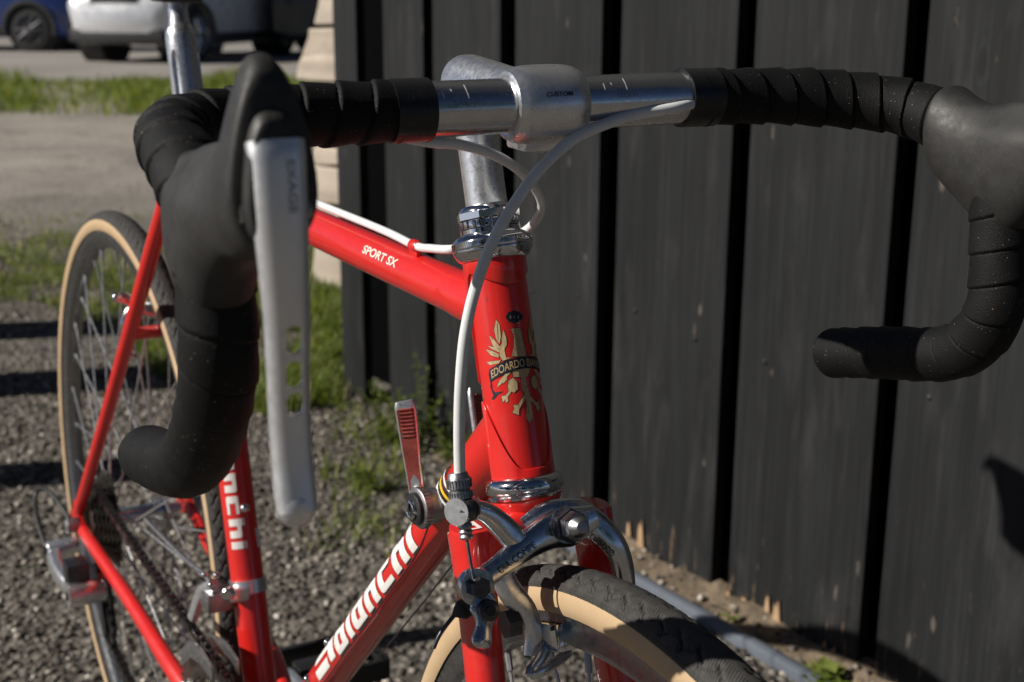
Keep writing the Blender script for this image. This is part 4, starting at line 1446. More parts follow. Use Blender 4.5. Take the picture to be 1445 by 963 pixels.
# =================================================================== SETTING
def ground_material():
    m, nt, b = nodes_of('gravel_ground')
    geo = nt.nodes.new('ShaderNodeNewGeometry')
    pos = geo.outputs['Position']
    big = noise(nt, 1.3, 5, .6, pos)
    base = ramp(nt, big.outputs[0], [(.3, (.075, .064, .052)), (.7, (.15, .13, .108))])
    v = N(nt, 'ShaderNodeTexVoronoi', Scale=75.)
    nt.links.new(pos, v.inputs['Vector'])
    sep = N(nt, 'ShaderNodeSeparateColor')
    nt.links.new(v.outputs['Color'], sep.inputs[0])
    st = ramp(nt, sep.outputs[0], [(0, (.05, .046, .042)), (.6, (.17, .155, .135)), (.95, (.34, .31, .27))])
    c = mixc(nt, .6, base.outputs[0], st.outputs[0])
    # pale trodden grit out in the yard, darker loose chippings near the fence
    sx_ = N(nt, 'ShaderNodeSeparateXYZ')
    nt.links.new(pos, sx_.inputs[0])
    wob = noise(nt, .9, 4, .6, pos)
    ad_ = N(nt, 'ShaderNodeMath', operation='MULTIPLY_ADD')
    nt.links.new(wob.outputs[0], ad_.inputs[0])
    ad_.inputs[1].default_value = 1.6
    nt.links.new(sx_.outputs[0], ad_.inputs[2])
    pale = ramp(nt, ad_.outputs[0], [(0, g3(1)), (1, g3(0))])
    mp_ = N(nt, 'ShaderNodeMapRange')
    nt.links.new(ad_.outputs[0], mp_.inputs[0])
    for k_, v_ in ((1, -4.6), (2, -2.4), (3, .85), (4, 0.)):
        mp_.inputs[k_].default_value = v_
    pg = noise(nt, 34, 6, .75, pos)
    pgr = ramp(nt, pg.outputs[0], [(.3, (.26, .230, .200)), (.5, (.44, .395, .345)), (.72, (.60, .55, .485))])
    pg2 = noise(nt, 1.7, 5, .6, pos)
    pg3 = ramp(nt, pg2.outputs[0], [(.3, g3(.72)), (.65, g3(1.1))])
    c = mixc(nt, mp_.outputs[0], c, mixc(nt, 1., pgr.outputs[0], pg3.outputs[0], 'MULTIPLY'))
    n2 = noise(nt, 240, 3, .7, pos)
    r2 = ramp(nt, n2.outputs[0], [(.3, g3(.55)), (.7, g3(1.25))])
    c = mixc(nt, 1.0, c, r2.outputs[0], 'MULTIPLY')
    # greener, darker soil where weeds creep in
    n3 = noise(nt, 2.2, 4, .6, pos)
    r3 = ramp(nt, n3.outputs[0], [(.58, g3(0)), (.72, g3(.45))])
    c = mixc(nt, r3.outputs[0], c, (.055, .055, .028))
    nt.links.new(c, b.inputs['Base Color'])
    b.inputs['Roughness'].default_value = .9
    b.inputs['Specular IOR Level'].default_value = .2
    hr = ramp(nt, v.outputs['Distance'], [(0, g3(1)), (.6, g3(0))])
    bump(nt, b, hr.outputs[0], .9, .006)
    MATS['gravel_ground'] = m
ground_material()
def simple_world(name, c0, c1, s1, c2=None, s2=60, f2=.4, rough=.85, bs=60, bd=.004, bstr=.5):
    m, nt, b = nodes_of(name)
    geo = nt.nodes.new('ShaderNodeNewGeometry')
    pos = geo.outputs['Position']
    n1 = noise(nt, s1, 5, .6, pos)
    r = ramp(nt, n1.outputs[0], [(.3, c0), (.7, c1)])
    c = r.outputs[0]
    if c2 is not None:
        n2 = noise(nt, s2, 4, .7, pos)
        rr = ramp(nt, n2.outputs[0], [(.5, g3(0)), (.68, g3(f2))])
        c = mixc(nt, rr.outputs[0], c, c2)
    nt.links.new(c, b.inputs['Base Color'])
    b.inputs['Roughness'].default_value = rough
    b.inputs['Specular IOR Level'].default_value = .25
    n3 = noise(nt, bs, 4, .65, pos)
    bump(nt, b, n3.outputs[0], bstr, bd)
    MATS[name] = m
simple_world('road_asphalt', (.27, .247, .225), (.36, .335, .305), .6, (.14, .13, .12), 30, .4)
simple_world('soil', (.10, .078, .055), (.27, .205, .14), 22, (.05, .04, .03), 90, .75, .95, 120, .006, .8)
simple_world('pale_stone', (.47, .39, .315), (.63, .55, .46), 4, (.32, .27, .22), 14, .4, .85, 60, .004, .4)
simple_world('edging_metal', (.105, .12, .15), (.16, .18, .215), 5, (.10, .10, .10), 40, .4, .5, 80, .001, .3)

# ground: one sheet to the horizon, finely cut near the bicycle
def axis(lo, hi, n0, n1, step):
    near = np.arange(lo, hi + 1e-6, step)
    far = np.geomspace(step, 1500, 34)
    return np.concatenate([(lo - far)[::-1], near, hi + far])
gx = axis(-6.5, 1.6, 0, 0, .06)
gy = axis(-2.6, 2.2, 0, 0, .06)
GX, GY = np.meshgrid(gx, gy, indexing='ij')
def bumps(x, y):
    return .006 * np.sin(3.1 * x + 1.3 * y) * np.sin(2.3 * y - .7 * x) + .004 * np.sin(7.3 * x + 2.2) * np.sin(6.1 * y + .4)
def gz(x, y):
    w = np.exp(-(np.abs(y) / .22) ** 2) * (np.abs(np.asarray(x)) < .9)      # level under the wheels
    return ground_z(x, y) + bumps(x, y) * (1 - w) * (np.abs(x) < 12) - .001
GZ = gz(GX, GY)
V = np.stack([GX, GY, GZ], -1).reshape(-1, 3)
ny_ = len(gy)
F = [(i * ny_ + j, (i + 1) * ny_ + j, (i + 1) * ny_ + j + 1, i * ny_ + j + 1) for i in range(len(gx) - 1) for j in range(ny_ - 1)]
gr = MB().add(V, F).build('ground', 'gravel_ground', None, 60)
gr['kind'] = 'structure'

# road beyond the verge (runs across the view)
FWH = unit(A([RW[2][0], RW[2][1], 0]))
RTH = unit(A([RW[0][0], RW[0][1], 0]))
CG = A([CW[0], CW[1], 0])
def RD(dist, lat, z=0):
    return CG + FWH * dist + RTH * lat + A([0, 0, z])
ZF = float(ground_z(-12))
vs = []
lat = np.linspace(-60, 60, 61)
rows = [13.2, 15, 18, 24, 40]
V = A([RD(d, l, ZF + .006) for d in rows for l in lat])
rdm = MB().add(V, [q[::-1] for q in grid_faces(len(rows), 61, False)]).build('road', 'road_asphalt')
rdm['kind'] = 'structure'

# ---------------------------------------------------------------- fence
FA, FBp = groundw(495, 560), groundw(1190, 945)
FD = unit((FBp - FA) * A([1, 1, 0]))
FN = A([FD[1], -FD[0], 0])           # towards the bicycle
def FP(s, out, z):
    return FA * A([1, 1, 0]) + FD * s + FN * out + A([0, 0, z])
def fpx(x, y):
    p = onpw(x, y, FA, FN)
    return (p - FA) @ FD, p[2]
def board_material():
    m, nt, b = nodes_of('charcoal_board')
    tc = nt.nodes.new('ShaderNodeTexCoord')
    oi = nt.nodes.new('ShaderNodeObjectInfo')
    off = N(nt, 'ShaderNodeVectorMath', operation='SCALE')
    cmb = N(nt, 'ShaderNodeCombineXYZ')
    for i in range(3):
        nt.links.new(oi.outputs['Random'], cmb.inputs[i])
    nt.links.new(cmb.outputs[0], off.inputs[0])
    off.inputs['Scale'].default_value = 37.
    add = N(nt, 'ShaderNodeVectorMath', operation='ADD')
    nt.links.new(tc.outputs['Object'], add.inputs[0])
    nt.links.new(off.outputs[0], add.inputs[1])
    def mapped(sc):
        mp = N(nt, 'ShaderNodeMapping')
        mp.inputs['Scale'].default_value = sc
        nt.links.new(add.outputs[0], mp.inputs['Vector'])
        return mp.outputs[0]
    grain = noise(nt, 1., 6, .68, mapped((150, 150, 3.2)), .6)
    broad = noise(nt, 1., 4, .6, mapped((9, 9, 2.2)))
    c = ramp(nt, broad.outputs[0], [(.28, (.0058, .0063, .0072)), (.72, (.0158, .0165, .0178))]).outputs[0]
    gr_ = ramp(nt, grain.outputs[0], [(.28, g3(.4)), (.5, g3(.95)), (.72, g3(1.7))])
    c = mixc(nt, 1., c, gr_.outputs[0], 'MULTIPLY')
    # pale smears where the stain has weathered
    sm = noise(nt, 1., 4, .6, mapped((26, 26, 5)), .4)
    smr = ramp(nt, sm.outputs[0], [(.55, g3(0)), (.80, g3(.42))])
    c = mixc(nt, smr.outputs[0], c, (.058, .056, .055))
    # scuffs: short pale marks rubbed into the stain
    sc_ = noise(nt, 1., 5, .75, mapped((70, 70, 16)), 1.2)
    scr = ramp(nt, sc_.outputs[0], [(.70, g3(0)), (.78, g3(.45))])
    c = mixc(nt, scr.outputs[0], c, (.13, .125, .12))
    # knots: dark eyes with a paler ring
    kv = N(nt, 'ShaderNodeTexVoronoi', Scale=1.)
    nt.links.new(mapped((5.5, 5.5, 1.9)), kv.inputs['Vector'])
    kr = ramp(nt, kv.outputs['Distance'], [(.0, g3(.5)), (.03, g3(.6)), (.045, g3(1.45)), (.065, g3(.9)), (.08, g3(1.2)), (.11, g3(1))])
    c = mixc(nt, 1., c, kr.outputs[0], 'MULTIPLY')
    # chips down to bare wood: small, upright; more of them low on the board
    ch = N(nt, 'ShaderNodeTexVoronoi', Scale=1.)
    wv_ = noise(nt, 1., 3, .6, mapped((120, 120, 40)))
    va_ = N(nt, 'ShaderNodeVectorMath', operation='MULTIPLY_ADD')
    nt.links.new(wv_.outputs['Color'], va_.inputs[0])
    va_.inputs[1].default_value = (.9, .9, .9)
    nt.links.new(mapped((85, 85, 26)), va_.inputs[2])
    nt.links.new(va_.outputs[0], ch.inputs['Vector'])
    sp = N(nt, 'ShaderNodeSeparateColor')
    nt.links.new(ch.outputs['Color'], sp.inputs[0])
    d1 = ramp(nt, ch.outputs['Distance'], [(.12, g3(1)), (.34, g3(0))])
    d2 = ramp(nt, sp.outputs[0], [(.978, g3(0)), (.99, g3(.6))])
    mu = N(nt, 'ShaderNodeMath', operation='MULTIPLY')
    nt.links.new(d1.outputs[0], mu.inputs[0])
    nt.links.new(d2.outputs[0], mu.inputs[1])
    c = mixc(nt, mu.outputs[0], c, (.19, .16, .13))
    sz = N(nt, 'ShaderNodeSeparateXYZ')
    nt.links.new(tc.outputs['Object'], sz.inputs[0])
    low = ramp(nt, sz.outputs[2], [(.0, g3(.19)), (.07, g3(.11)), (.22, g3(.02)), (.4, g3(0))])
    pn = noise(nt, 1., 5, .72, mapped((95, 95, 13)), .3)
    ad = N(nt, 'ShaderNodeMath', operation='ADD')
    nt.links.new(pn.outputs[0], ad.inputs[0])
    nt.links.new(low.outputs[0], ad.inputs[1])
    wr = ramp(nt, ad.outputs[0], [(.71, g3(0)), (.80, g3(.8))])
    c = mixc(nt, wr.outputs[0], c, (.25, .165, .095))
    nt.links.new(c, b.inputs['Base Color'])
    b.inputs['Roughness'].default_value = .7
    b.inputs['Specular IOR Level'].default_value = .3
    bump(nt, b, grain.outputs[0], .6, .0016)
    MATS['charcoal_board'] = m
board_material()
pbr('gap_shade', (.0022, .0022, .0024), .95, var=.1, spec=.02)  # near-black colour stands in for the deep shade behind the gaps
fence = empty('fence', FP(0, 0, 0))
fence.rotation_euler = (0, 0, math.atan2(FD[1], FD[0]))
thing(fence, 'charcoal stained fence of wide upright boards with dark gaps', 'fence')
edges = [(-.034, .066), (.176, .328), (.367, .590), (.634, .870), (.9135, 1.1645), (1.202, 1.4545), (1.485, 1.737), (1.768, 2.005), (2.04, 2.28), (2.31, 2.56), (2.59, 2.85), (2.88, 3.13)]
for k, (a, b) in enumerate(edges):
    # board in fence-local coordinates: x along, -y towards the bicycle; ragged foot
    nb_ = 14
    w = b - a
    rr = random.Random(100 + k)
    z0 = float(ground_z(FP((a + b) / 2, 0, 0)[0])) - .004
    foot = [z0 + rr.uniform(.0, .016) + (.02 if rr.random() < .15 else 0) for _ in range(nb_)]
    front, back = [], []
    bm = MB()
    xs = np.linspace(0, w, nb_)
    V = []
    for yy in (0., .022):
        for i in range(nb_):
            V.append((xs[i], yy, foot[i]))
        for i in range(nb_):
            V.append((xs[i], yy, 3.3))
    F = []
    n = nb_
    for i in range(n - 1):
        F += [(i, i + 1, n + i + 1, n + i), (2 * n + i, 3 * n + i, 3 * n + i + 1, 2 * n + i + 1), (i, 2 * n + i, 2 * n + i + 1, i + 1), (n + i, n + i + 1, 3 * n + i + 1, 3 * n + i)]
    F += [(0, n, 3 * n, 2 * n), (n - 1, 3 * n - 1, 4 * n - 1, 2 * n - 1)]
    me = bm.add(V, F).mesh('board', 'charcoal_board', 0)
    bb = bmesh.new()
    bb.from_mesh(me)
    bmesh.ops.recalc_face_normals(bb, faces=bb.faces)
    es = [e for e in bb.edges if abs(e.verts[0].co.x - e.verts[1].co.x) < 1e-5 and abs(e.verts[0].co.y - e.verts[1].co.y) < 1e-5 and (e.verts[0].co.x < 1e-4 or e.verts[0].co.x > w - 1e-4)]
    bmesh.ops.bevel(bb, geom=es, offset=.0022, segments=2, affect='EDGES', profile=.5)
    bb.to_mesh(me)
    bb.free()
    o = link('board', me, fence)
    o.location = (a, rr.uniform(-.0015, .0015), 0)
    o.rotation_euler = (0, rr.uniform(-.002, .002), 0)
for k, (a, b) in enumerate(edges):
    for z in (.42, 1.02):
        for fx in (.22, .78):
            lathe([(0, .0032), (.0006, .0032), (.0010, .0022)], A([a + (b - a) * fx + .006 * math.sin(k * 7 + z), -.0018, z + .012 * math.sin(k * 3.1 + fx * 5)]), A([0, -1., 0]), 10).build('nail_head', 'dark_steel', fence)
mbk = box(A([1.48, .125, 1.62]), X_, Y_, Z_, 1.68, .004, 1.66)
mbk.build('gap_shade_sheet', 'gap_shade', fence, 0)  # sheet added behind the boards so the gaps read as deep shade
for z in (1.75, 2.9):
    box(A([1.55, .046, z]), X_, Y_, Z_, 1.58, .022, .045, .003).build('rail', 'gap_shade', fence, 0)
# chipped tongues of bare wood left at the foot of the boards
simple_world('bare_wood', (.36, .235, .13), (.50, .34, .20), 60, (.2, .12, .06), 160, .4, .8, 300, .001, .5)
for (x, y, hh, ww) in ((906, 752, .050, .016), (889, 745, .030, .010), (1098, 866, .048, .018), (1085, 850, .03, .010), (1178, 925, .030, .010), (985, 822, .018, .012), (1052, 848, .016, .012), (1030, 838, .014, .010), (1165, 915, .03, .008)):
    s, z = fpx(x, y)
    zg = float(ground_z(FP(s, 0, 0)[0]))
    z = max(z, zg + .004)
    pl = [(-ww / 2, 0), (ww / 2, 0), (ww * .32, hh * .45), (ww * .12, hh), (-ww * .1, hh * .7), (-ww * .3, hh * .85), (-ww * .42, hh * .4)]
    q = plate(pl, A([s, -.0022, max(zg, z - hh * .5)]), X_, Z_, .003, bev=.0006)
    q.build('bare_patch', 'bare_wood', fence, 0)

# soil drift and grey edging along the foot of the fence
V = []
ss = np.linspace(.42, 3.1, 120)
for s in ss:
    for o_, h in ((-.02, .020), (.004, .018), (.014, .012), (.026, .007), (.040, .004), (.058, -.006)):
        p = FP(s, o_ + .004 * math.sin(s * 23), 0)
        V.append((p[0], p[1], float(gz(p[0], p[1])) + h * (1 + .45 * math.sin(s * 31) * math.sin(s * 11 + o_ * 40)) + .002))
so = MB().add(V, [q for q in grid_faces(120, 6, False)]).build('soil', 'soil', None, 60)
so['kind'] = 'structure'
V = []
mbk = MB()
P = [FP(s, .068, float(ground_z(FP(s, 0, 0)[0])) + .004 + .002 * math.sin(s * 6)) for s in np.linspace(.66, 3.1, 40)]
tube(P, .011, 12, ref=Z_, rb=.012, power=3.5, mb=mbk)
ed = mbk.build('edging_strip', 'edging_metal')
thing(ed, 'grey edging strip lying along the foot of the charcoal fence', 'edging')

# ---------------------------------------------------------------- gravel stones
def stones(name, pts, sizes, mat):
    bm = bmesh.new()
    bmesh.ops.create_icosphere(bm, subdivisions=1, radius=1)
    bv = A([v.co[:] for v in bm.verts])
    bf = A([[v.index for v in f.verts] for f in bm.faces])
    bm.free()
    n, k = len(pts), len(bv)
    jit = 1 + NR.uniform(-.28, .28, (n, k, 1))
    sc = np.stack([NR.uniform(.75, 1.35, n), NR.uniform(.7, 1.1, n), NR.uniform(.45, .8, n)], 1)[:, None]
    V = bv[None] * jit * sc * sizes[:, None, None]
    a = NR.uniform(0, 2 * np.pi, n)
    c, s = np.cos(a)[:, None], np.sin(a)[:, None]
    tl = NR.uniform(-.35, .35, (n, 1))
    x, y, z = V[..., 0], V[..., 1], V[..., 2]
    z, x = z + x * tl, x - z * tl
    V = np.stack([x * c - y * s, x * s + y * c, z], -1) + pts[:, None]
    Fq = (bf[None] + (np.arange(n) * k)[:, None, None]).reshape(-1, 3)
    me = bpy.data.meshes.new(name)
    me.vertices.add(n * k)
    me.vertices.foreach_set('co', V.reshape(-1))
    me.loops.add(len(Fq) * 3)
    me.loops.foreach_set('vertex_index', Fq.reshape(-1).astype(np.int32))
    me.polygons.add(len(Fq))
    me.polygons.foreach_set('loop_start', np.arange(0, len(Fq) * 3, 3, dtype=np.int32))
    me.update(calc_edges=True)
    me.materials.append(MATS[mat])
    o = link(name, me)
    o['kind'] = 'stuff'
    return o
def stone_material():
    m, nt, b = nodes_of('gravel_stone')
    geo = nt.nodes.new('ShaderNodeNewGeometry')
    r = ramp(nt, geo.outputs['Random Per Island'], [(0, (.045, .039, .034)), (.35, (.11, .096, .082)), (.6, (.185, .162, .138)), (.8, (.29, .255, .215)), (.93, (.48, .425, .365)), (1, (.66, .61, .55))])
    n = noise(nt, 500, 3, .6, geo.outputs['Position'])
    rr = ramp(nt, n.outputs[0], [(.3, g3(.75)), (.7, g3(1.2))])
    c = mixc(nt, 1., r.outputs[0], rr.outputs[0], 'MULTIPLY')
    nt.links.new(c, b.inputs['Base Color'])
    b.inputs['Roughness'].default_value = .85
    b.inputs['Specular IOR Level'].default_value = .25
    MATS['gravel_stone'] = m
stone_material()
def scatter(n, d0, d1, l0, l1, smin, smax):
    d = d0 + (d1 - d0) * NR.uniform(0, 1, n) ** .8
    f_ = (d - d0) / (d1 - d0)
    l = NR.uniform(-1, 1, n)
    lo = np.interp(d, [d0, d1], l0)
    hi = np.interp(d, [d0, d1], l1)
    l = lo + (hi - lo) * (l + 1) / 2
    P = CG[None] + FWH[None] * d[:, None] + RTH[None] * l[:, None]
    keep = ((P - FA) @ FN) > .045
    P = P[keep]
    sz = smin + (smax - smin) * NR.uniform(0, 1, len(P)) ** 2.6
    P[:, 2] = gz(P[:, 0], P[:, 1]) + sz * .22
    return P, sz
P1, z1 = scatter(38000, 1.35, 3.0, (-.95, -1.5), (.9, 1.4), .0013, .0075)
P2, z2 = scatter(24000, 3.0, 6.5, (-1.5, -2.8), (1.4, 1.4), .0022, .0088)
P3, z4 = scatter(9000, 6.0, 9.5, (-2.6, -4.2), (1.4, 1.4), .004, .013)
P2, z2 = np.concatenate([P2, P3]), np.concatenate([z2, z4])
stones('gravel', np.concatenate([P1, P2]), np.concatenate([z1, z2]), 'gravel_stone')
# loose gravel drifted against the fence foot
s = NR.uniform(-.3, 3.0, 1500)
o_ = NR.uniform(.0, .12, 1500)
P = FA[None] * A([1, 1, 0]) + FD[None] * s[:, None] + FN[None] * o_[:, None]
z3 = .002 + .005 * NR.uniform(0, 1, 1500) ** 2
P[:, 2] = gz(P[:, 0], P[:, 1]) + np.interp(o_, [0, .02, .06, .08], [.022, .015, .004, .001])
stones('gravel_drift', P, z3, 'gravel_stone')

# ---------------------------------------------------------------- grass and weeds
def leaf_mat(name, c0, c1, c2):
    m, nt, b = nodes_of(name)
    geo = nt.nodes.new('ShaderNodeNewGeometry')
    r = ramp(nt, geo.outputs['Random Per Island'], [(0, c0), (.6, c1), (1, c2)])
    nt.links.new(r.outputs[0], b.inputs['Base Color'])
    b.inputs['Roughness'].default_value = .55
    b.inputs['Specular IOR Level'].default_value = .35
    tr = N(nt, 'ShaderNodeBsdfTranslucent')
    hs_ = mixc(nt, 1., r.outputs[0], (1.3, 1.4, .6), 'MULTIPLY')
    nt.links.new(hs_, tr.inputs[0])
    mx = N(nt, 'ShaderNodeMixShader')
    mx.inputs[0].default_value = .35
    nt.links.new(b.outputs[0], mx.inputs[1])
    nt.links.new(tr.outputs[0], mx.inputs[2])
    nt.links.new(mx.outputs[0], nt.nodes['Material Output'].inputs['Surface'])
    MATS[name] = m
leaf_mat('grass_blade', (.075, .115, .016), (.17, .225, .035), (.36, .35, .10))
leaf_mat('weed_leaf', (.08, .12, .02), (.15, .20, .035), (.27, .30, .07))
def blades(name, base, hgt, wid, lean, mat='grass_blade'):
    n = len(base)
    az = NR.uniform(0, 2 * np.pi, n)
    d = np.stack([np.cos(az), np.sin(az), 0 * az], 1)
    t = np.stack([-np.sin(az), np.cos(az), 0 * az], 1)
    up = A([0, 0, 1.])
    ln = lean * NR.uniform(.3, 1.4, n)
    m1 = base + up * (hgt * .55)[:, None] + d * (ln * hgt * .35)[:, None]
    tp = base + up * (hgt * (1 - .35 * np.minimum(ln, 1)))[:, None] + d * (ln * hgt)[:, None]
    w = wid[:, None] * t * .5
    V = np.stack([base - w, base + w, m1 - w * .8, m1 + w * .8, tp], 1).reshape(-1, 3)
    k = np.arange(n) * 5
    Q = np.stack([k, k + 1, k + 3, k + 2], 1)
    T3 = np.stack([k + 2, k + 3, k + 4], 1)
    me = bpy.data.meshes.new(name)
    me.vertices.add(n * 5)
    me.vertices.foreach_set('co', V.reshape(-1))
    lp = np.concatenate([Q.reshape(-1), T3.reshape(-1)]).astype(np.int32)
    me.loops.add(len(lp))
    me.loops.foreach_set('vertex_index', lp)
    me.polygons.add(2 * n)
    me.polygons.foreach_set('loop_start', np.concatenate([np.arange(0, 4 * n, 4), 4 * n + np.arange(0, 3 * n, 3)]).astype(np.int32))
    me.update(calc_edges=True)
    me.materials.append(MATS[mat])
    o = link(name, me)
    o['kind'] = 'stuff'
    return o
# verge: rough grass between yard and road
n = 52000
d = NR.uniform(9.45, 13.1, n)
l = NR.uniform(-9, 8, n)
P = CG[None] + FWH[None] * d[:, None] + RTH[None] * l[:, None]
cl = np.sin(l * 2.1 + np.sin(d * 1.7)) * .5 + np.sin(l * 5.3 + d * 2.2) * .3 + NR.uniform(-.3, .3, n)
P[:, 2] = ground_z(P[:, 0]) - .01
kp = (cl > -.42) | (NR.uniform(0, 1, n) < .35)
hg = .06 + .13 * np.clip(cl + .35, 0, 1.3) ** 1.4 + NR.uniform(0, .06, n)
ed_ = np.minimum((d - 9.45) / .35, (13.1 - d) / .35)
kp &= NR.uniform(0, 1, n) < np.clip(ed_ + .35 * np.sin(l * 3.7) + .35, .08, 1)
blades('verge_grass', P[kp], hg[kp], NR.uniform(.006, .013, n)[kp], .6)
# lawn patches in the yard, given by where they show in the photograph
def patch_pts(poly, n, dens=None):
    px = A(poly, float)
    lo, hi = px.min(0), px.max(0)
    out = []
    while len(out) < n:
        q = NR.uniform(0, 1, 2) * (hi - lo) + lo
        ins = False
        j = len(px) - 1
        for i in range(len(px)):
            if (px[i][1] > q[1]) != (px[j][1] > q[1]) and q[0] < (px[j][0] - px[i][0]) * (q[1] - px[i][1]) / (px[j][1] - px[i][1]) + px[i][0]:
                ins = not ins
            j = i
        if ins:
            out.append(q)
    return A(out)
def px_ground(q):
    v = np.stack([(q[:, 0] - IW / 2) / FPX, -(q[:, 1] - IH / 2) / FPX, np.ones(len(q))], 1) @ RW
    z = np.zeros(len(q))
    for _ in range(12):
        P = CW + v * ((z - CW[2]) / v[:, 2])[:, None]
        z = .5 * z + .5 * gz(P[:, 0], P[:, 1])
    return P
allp, allh = [], []
for poly, n, h in (([(-160, 350), (60, 330), (240, 345), (330, 380), (470, 330), (478, 420), (480, 560), (380, 590), (240, 560), (170, 470), (60, 430), (-160, 420)], 15000, .035),
                   ([(-160, 290), (60, 300), (240, 300), (240, 350), (-160, 350)], 900, .025),
                   ([(380, 420), (480, 400), (488, 572), (400, 585)], 3500, .045),
                   ([(200, 430), (420, 400), (440, 560), (260, 580)], 2800, .03),
                   ([(395, 270), (470, 280), (474, 420), (395, 420)], 2200, .05),
                   ([(455, 620), (560, 600), (600, 680), (520, 705), (455, 690)], 420, .03),
                   ([(420, 740), (560, 735), (580, 790), (430, 790)], 160, .022),
                   ([(470, 700), (560, 690), (560, 790), (470, 790)], 150, .025),
                   ([(430, 560), (640, 540), (640, 660), (480, 620)], 380, .035)):
    q = patch_pts(poly, n)
    P = px_ground(q)
    # clumping: keep blades near clump centres, leaving bare gravel between
    f_ = np.sin(P[:, 0] * 9.3 + 1.1 * np.sin(P[:, 1] * 7)) * np.sin(P[:, 1] * 11.1 + P[:, 0] * 3.3) + .5 * np.sin(P[:, 0] * 23) * np.sin(P[:, 1] * 27)
    keep = (f_ + NR.uniform(-.5, .5, len(P)) > -.25) & (((P - FA) @ FN > .03) | ((P - FA) @ FD < -.06))
    P = P[keep]
    allp.append(P)
    allh.append(h * NR.uniform(.5, 1.5, len(P)))
P, h_ = np.concatenate(allp), np.concatenate(allh)
blades('grass', P, h_, NR.uniform(.002, .0045, len(P)), .8)

def weed(px, py, hgt, nstem, label, rough=1., narrow=True, seed=0, wid=.009):
    r = random.Random(seed)
    b0 = groundw(px, py)
    b0[2] = float(gz(b0[0], b0[1]))
    root = empty('weed', b0)
    thing(root, label, 'weed')
    for k in range(nstem):
        az, ln = r.uniform(0, 6.28), r.uniform(.15, .75)
        h = hgt * r.uniform(.6, 1.1)
        P = [A([r.uniform(-.012, .012), r.uniform(-.012, .012), 0])]
        for i in range(1, 6):
            t = i / 5
            P.append(P[0] + A([math.cos(az) * ln * h * t ** 1.5, math.sin(az) * ln * h * t ** 1.5, h * t * (1 - .25 * ln * t)]))
        P = catmull(P, 3)
        tube(P, np.linspace(.0018, .0006, len(P)), 6).build('stem', 'weed_leaf', root)
        mb = MB()
        nl_ = int(14 * rough)
        for i in range(nl_):
            t = .12 + .88 * i / nl_
            c = A([np.interp(t, np.linspace(0, 1, len(P)), P[:, j]) for j in range(3)])
            a2 = az + i * 2.4 + r.uniform(-.4, .4)
            L = wid * r.uniform(1.6, 3.4) * (1.1 - .5 * t)
            w = wid * (.42 if narrow else .8) * r.uniform(.7, 1.2)
            dv = A([math.cos(a2), math.sin(a2), r.uniform(.1, .8)])
            dv = unit(dv)
            sd = unit(np.cross(dv, A([0, 0, 1.])))
            mb.add([c, c + dv * L * .45 + sd * w, c + dv * L + A([0, 0, -.15 * L]), c + dv * L * .45 - sd * w], [(0, 1, 2, 3)])
        mb.build('foliage', 'weed_leaf', root, 0)
    return root
weed(588, 640, .21, 8, 'tall feathery weed growing at the fence foot beside the dark gap', 1.7, True, 3, .010)
weed(545, 628, .14, 6, 'low spreading weed at the fence corner in front of the first board', 1.4, True, 5, .009)
weed(632, 652, .13, 5, 'bushy weed close to the fence behind the white brake cable', 1.4, True, 8, .009)
weed(520, 690, .05, 5, 'small weed growing alone in the gravel below the shift lever', 1.2, True, 12, .009)
weed(1158, 968, .030, 5, 'small broad leaved weed between the edging strip and the front tyre', .6, False, 21, .014)
weed(1024, 892, .022, 2, 'tiny seedling sprouting beside the grey edging strip', .4, False, 25, .008)

# ---------------------------------------------------------------- stone wall behind the fence's end
sw = empty('stone_wall')
base = groundw(455, 402)
sw.location = base
sw.rotation_euler = (0, 0, math.atan2(RTH[1], RTH[0]) - math.radians(32))
thing(sw, 'stack of pale weathered stone blocks standing behind the end of the fence', 'stone wall')
dep = (base - CW) @ RW[2]
pxm = FPX / dep
def sx(x):
    return (x - 455) / pxm
def sz_(y):
    return (402 - y) / pxm / .967
for k, (xl, yt, yb) in enumerate(((455, 16, 57), (431, 60, 98), (419, 92, 128), (424, 131, 168), (428, 171, 209), (440, 213, 238), (431, 240, 290), (424, 293, 342), (436, 345, 402))):
    x0, x1 = sx(xl), sx(xl) + .42 + .05 * math.sin(k * 2.1)
    z0, z1 = sz_(yb), sz_(yt)
    mbk = MB()
    bm = bmesh.new()
    bmesh.ops.create_cube(bm, size=2)
    bmesh.ops.subdivide_edges(bm, edges=list(bm.edges), cuts=2, use_grid_fill=True)
    rr = random.Random(50 + k)
    for v in bm.verts:
        q = Vector(v.co)
        v.co = Vector((x0 + (q.x + 1) / 2 * (x1 - x0), q.y * .15 + .15, z0 + (q.z + 1) / 2 * (z1 - z0 - .006)))
        if q.x < -.9:
            v.co.x += (.028 if k in (0, 1, 2) else .012) * (q.z + 1) / 2
        v.co += Vector((rr.uniform(-.006, .006), rr.uniform(-.006, .004), rr.uniform(-.003, .003)))
    bmesh.ops.bevel(bm, geom=list(bm.edges), offset=.004, segments=1, affect='EDGES')
    bm.verts.index_update()
    mbk.add(A([v.co[:] for v in bm.verts]), [tuple(v.index for v in f.verts) for f in bm.faces])
    bm.free()
    mbk.build('stone_block', 'pale_stone', sw, 40)

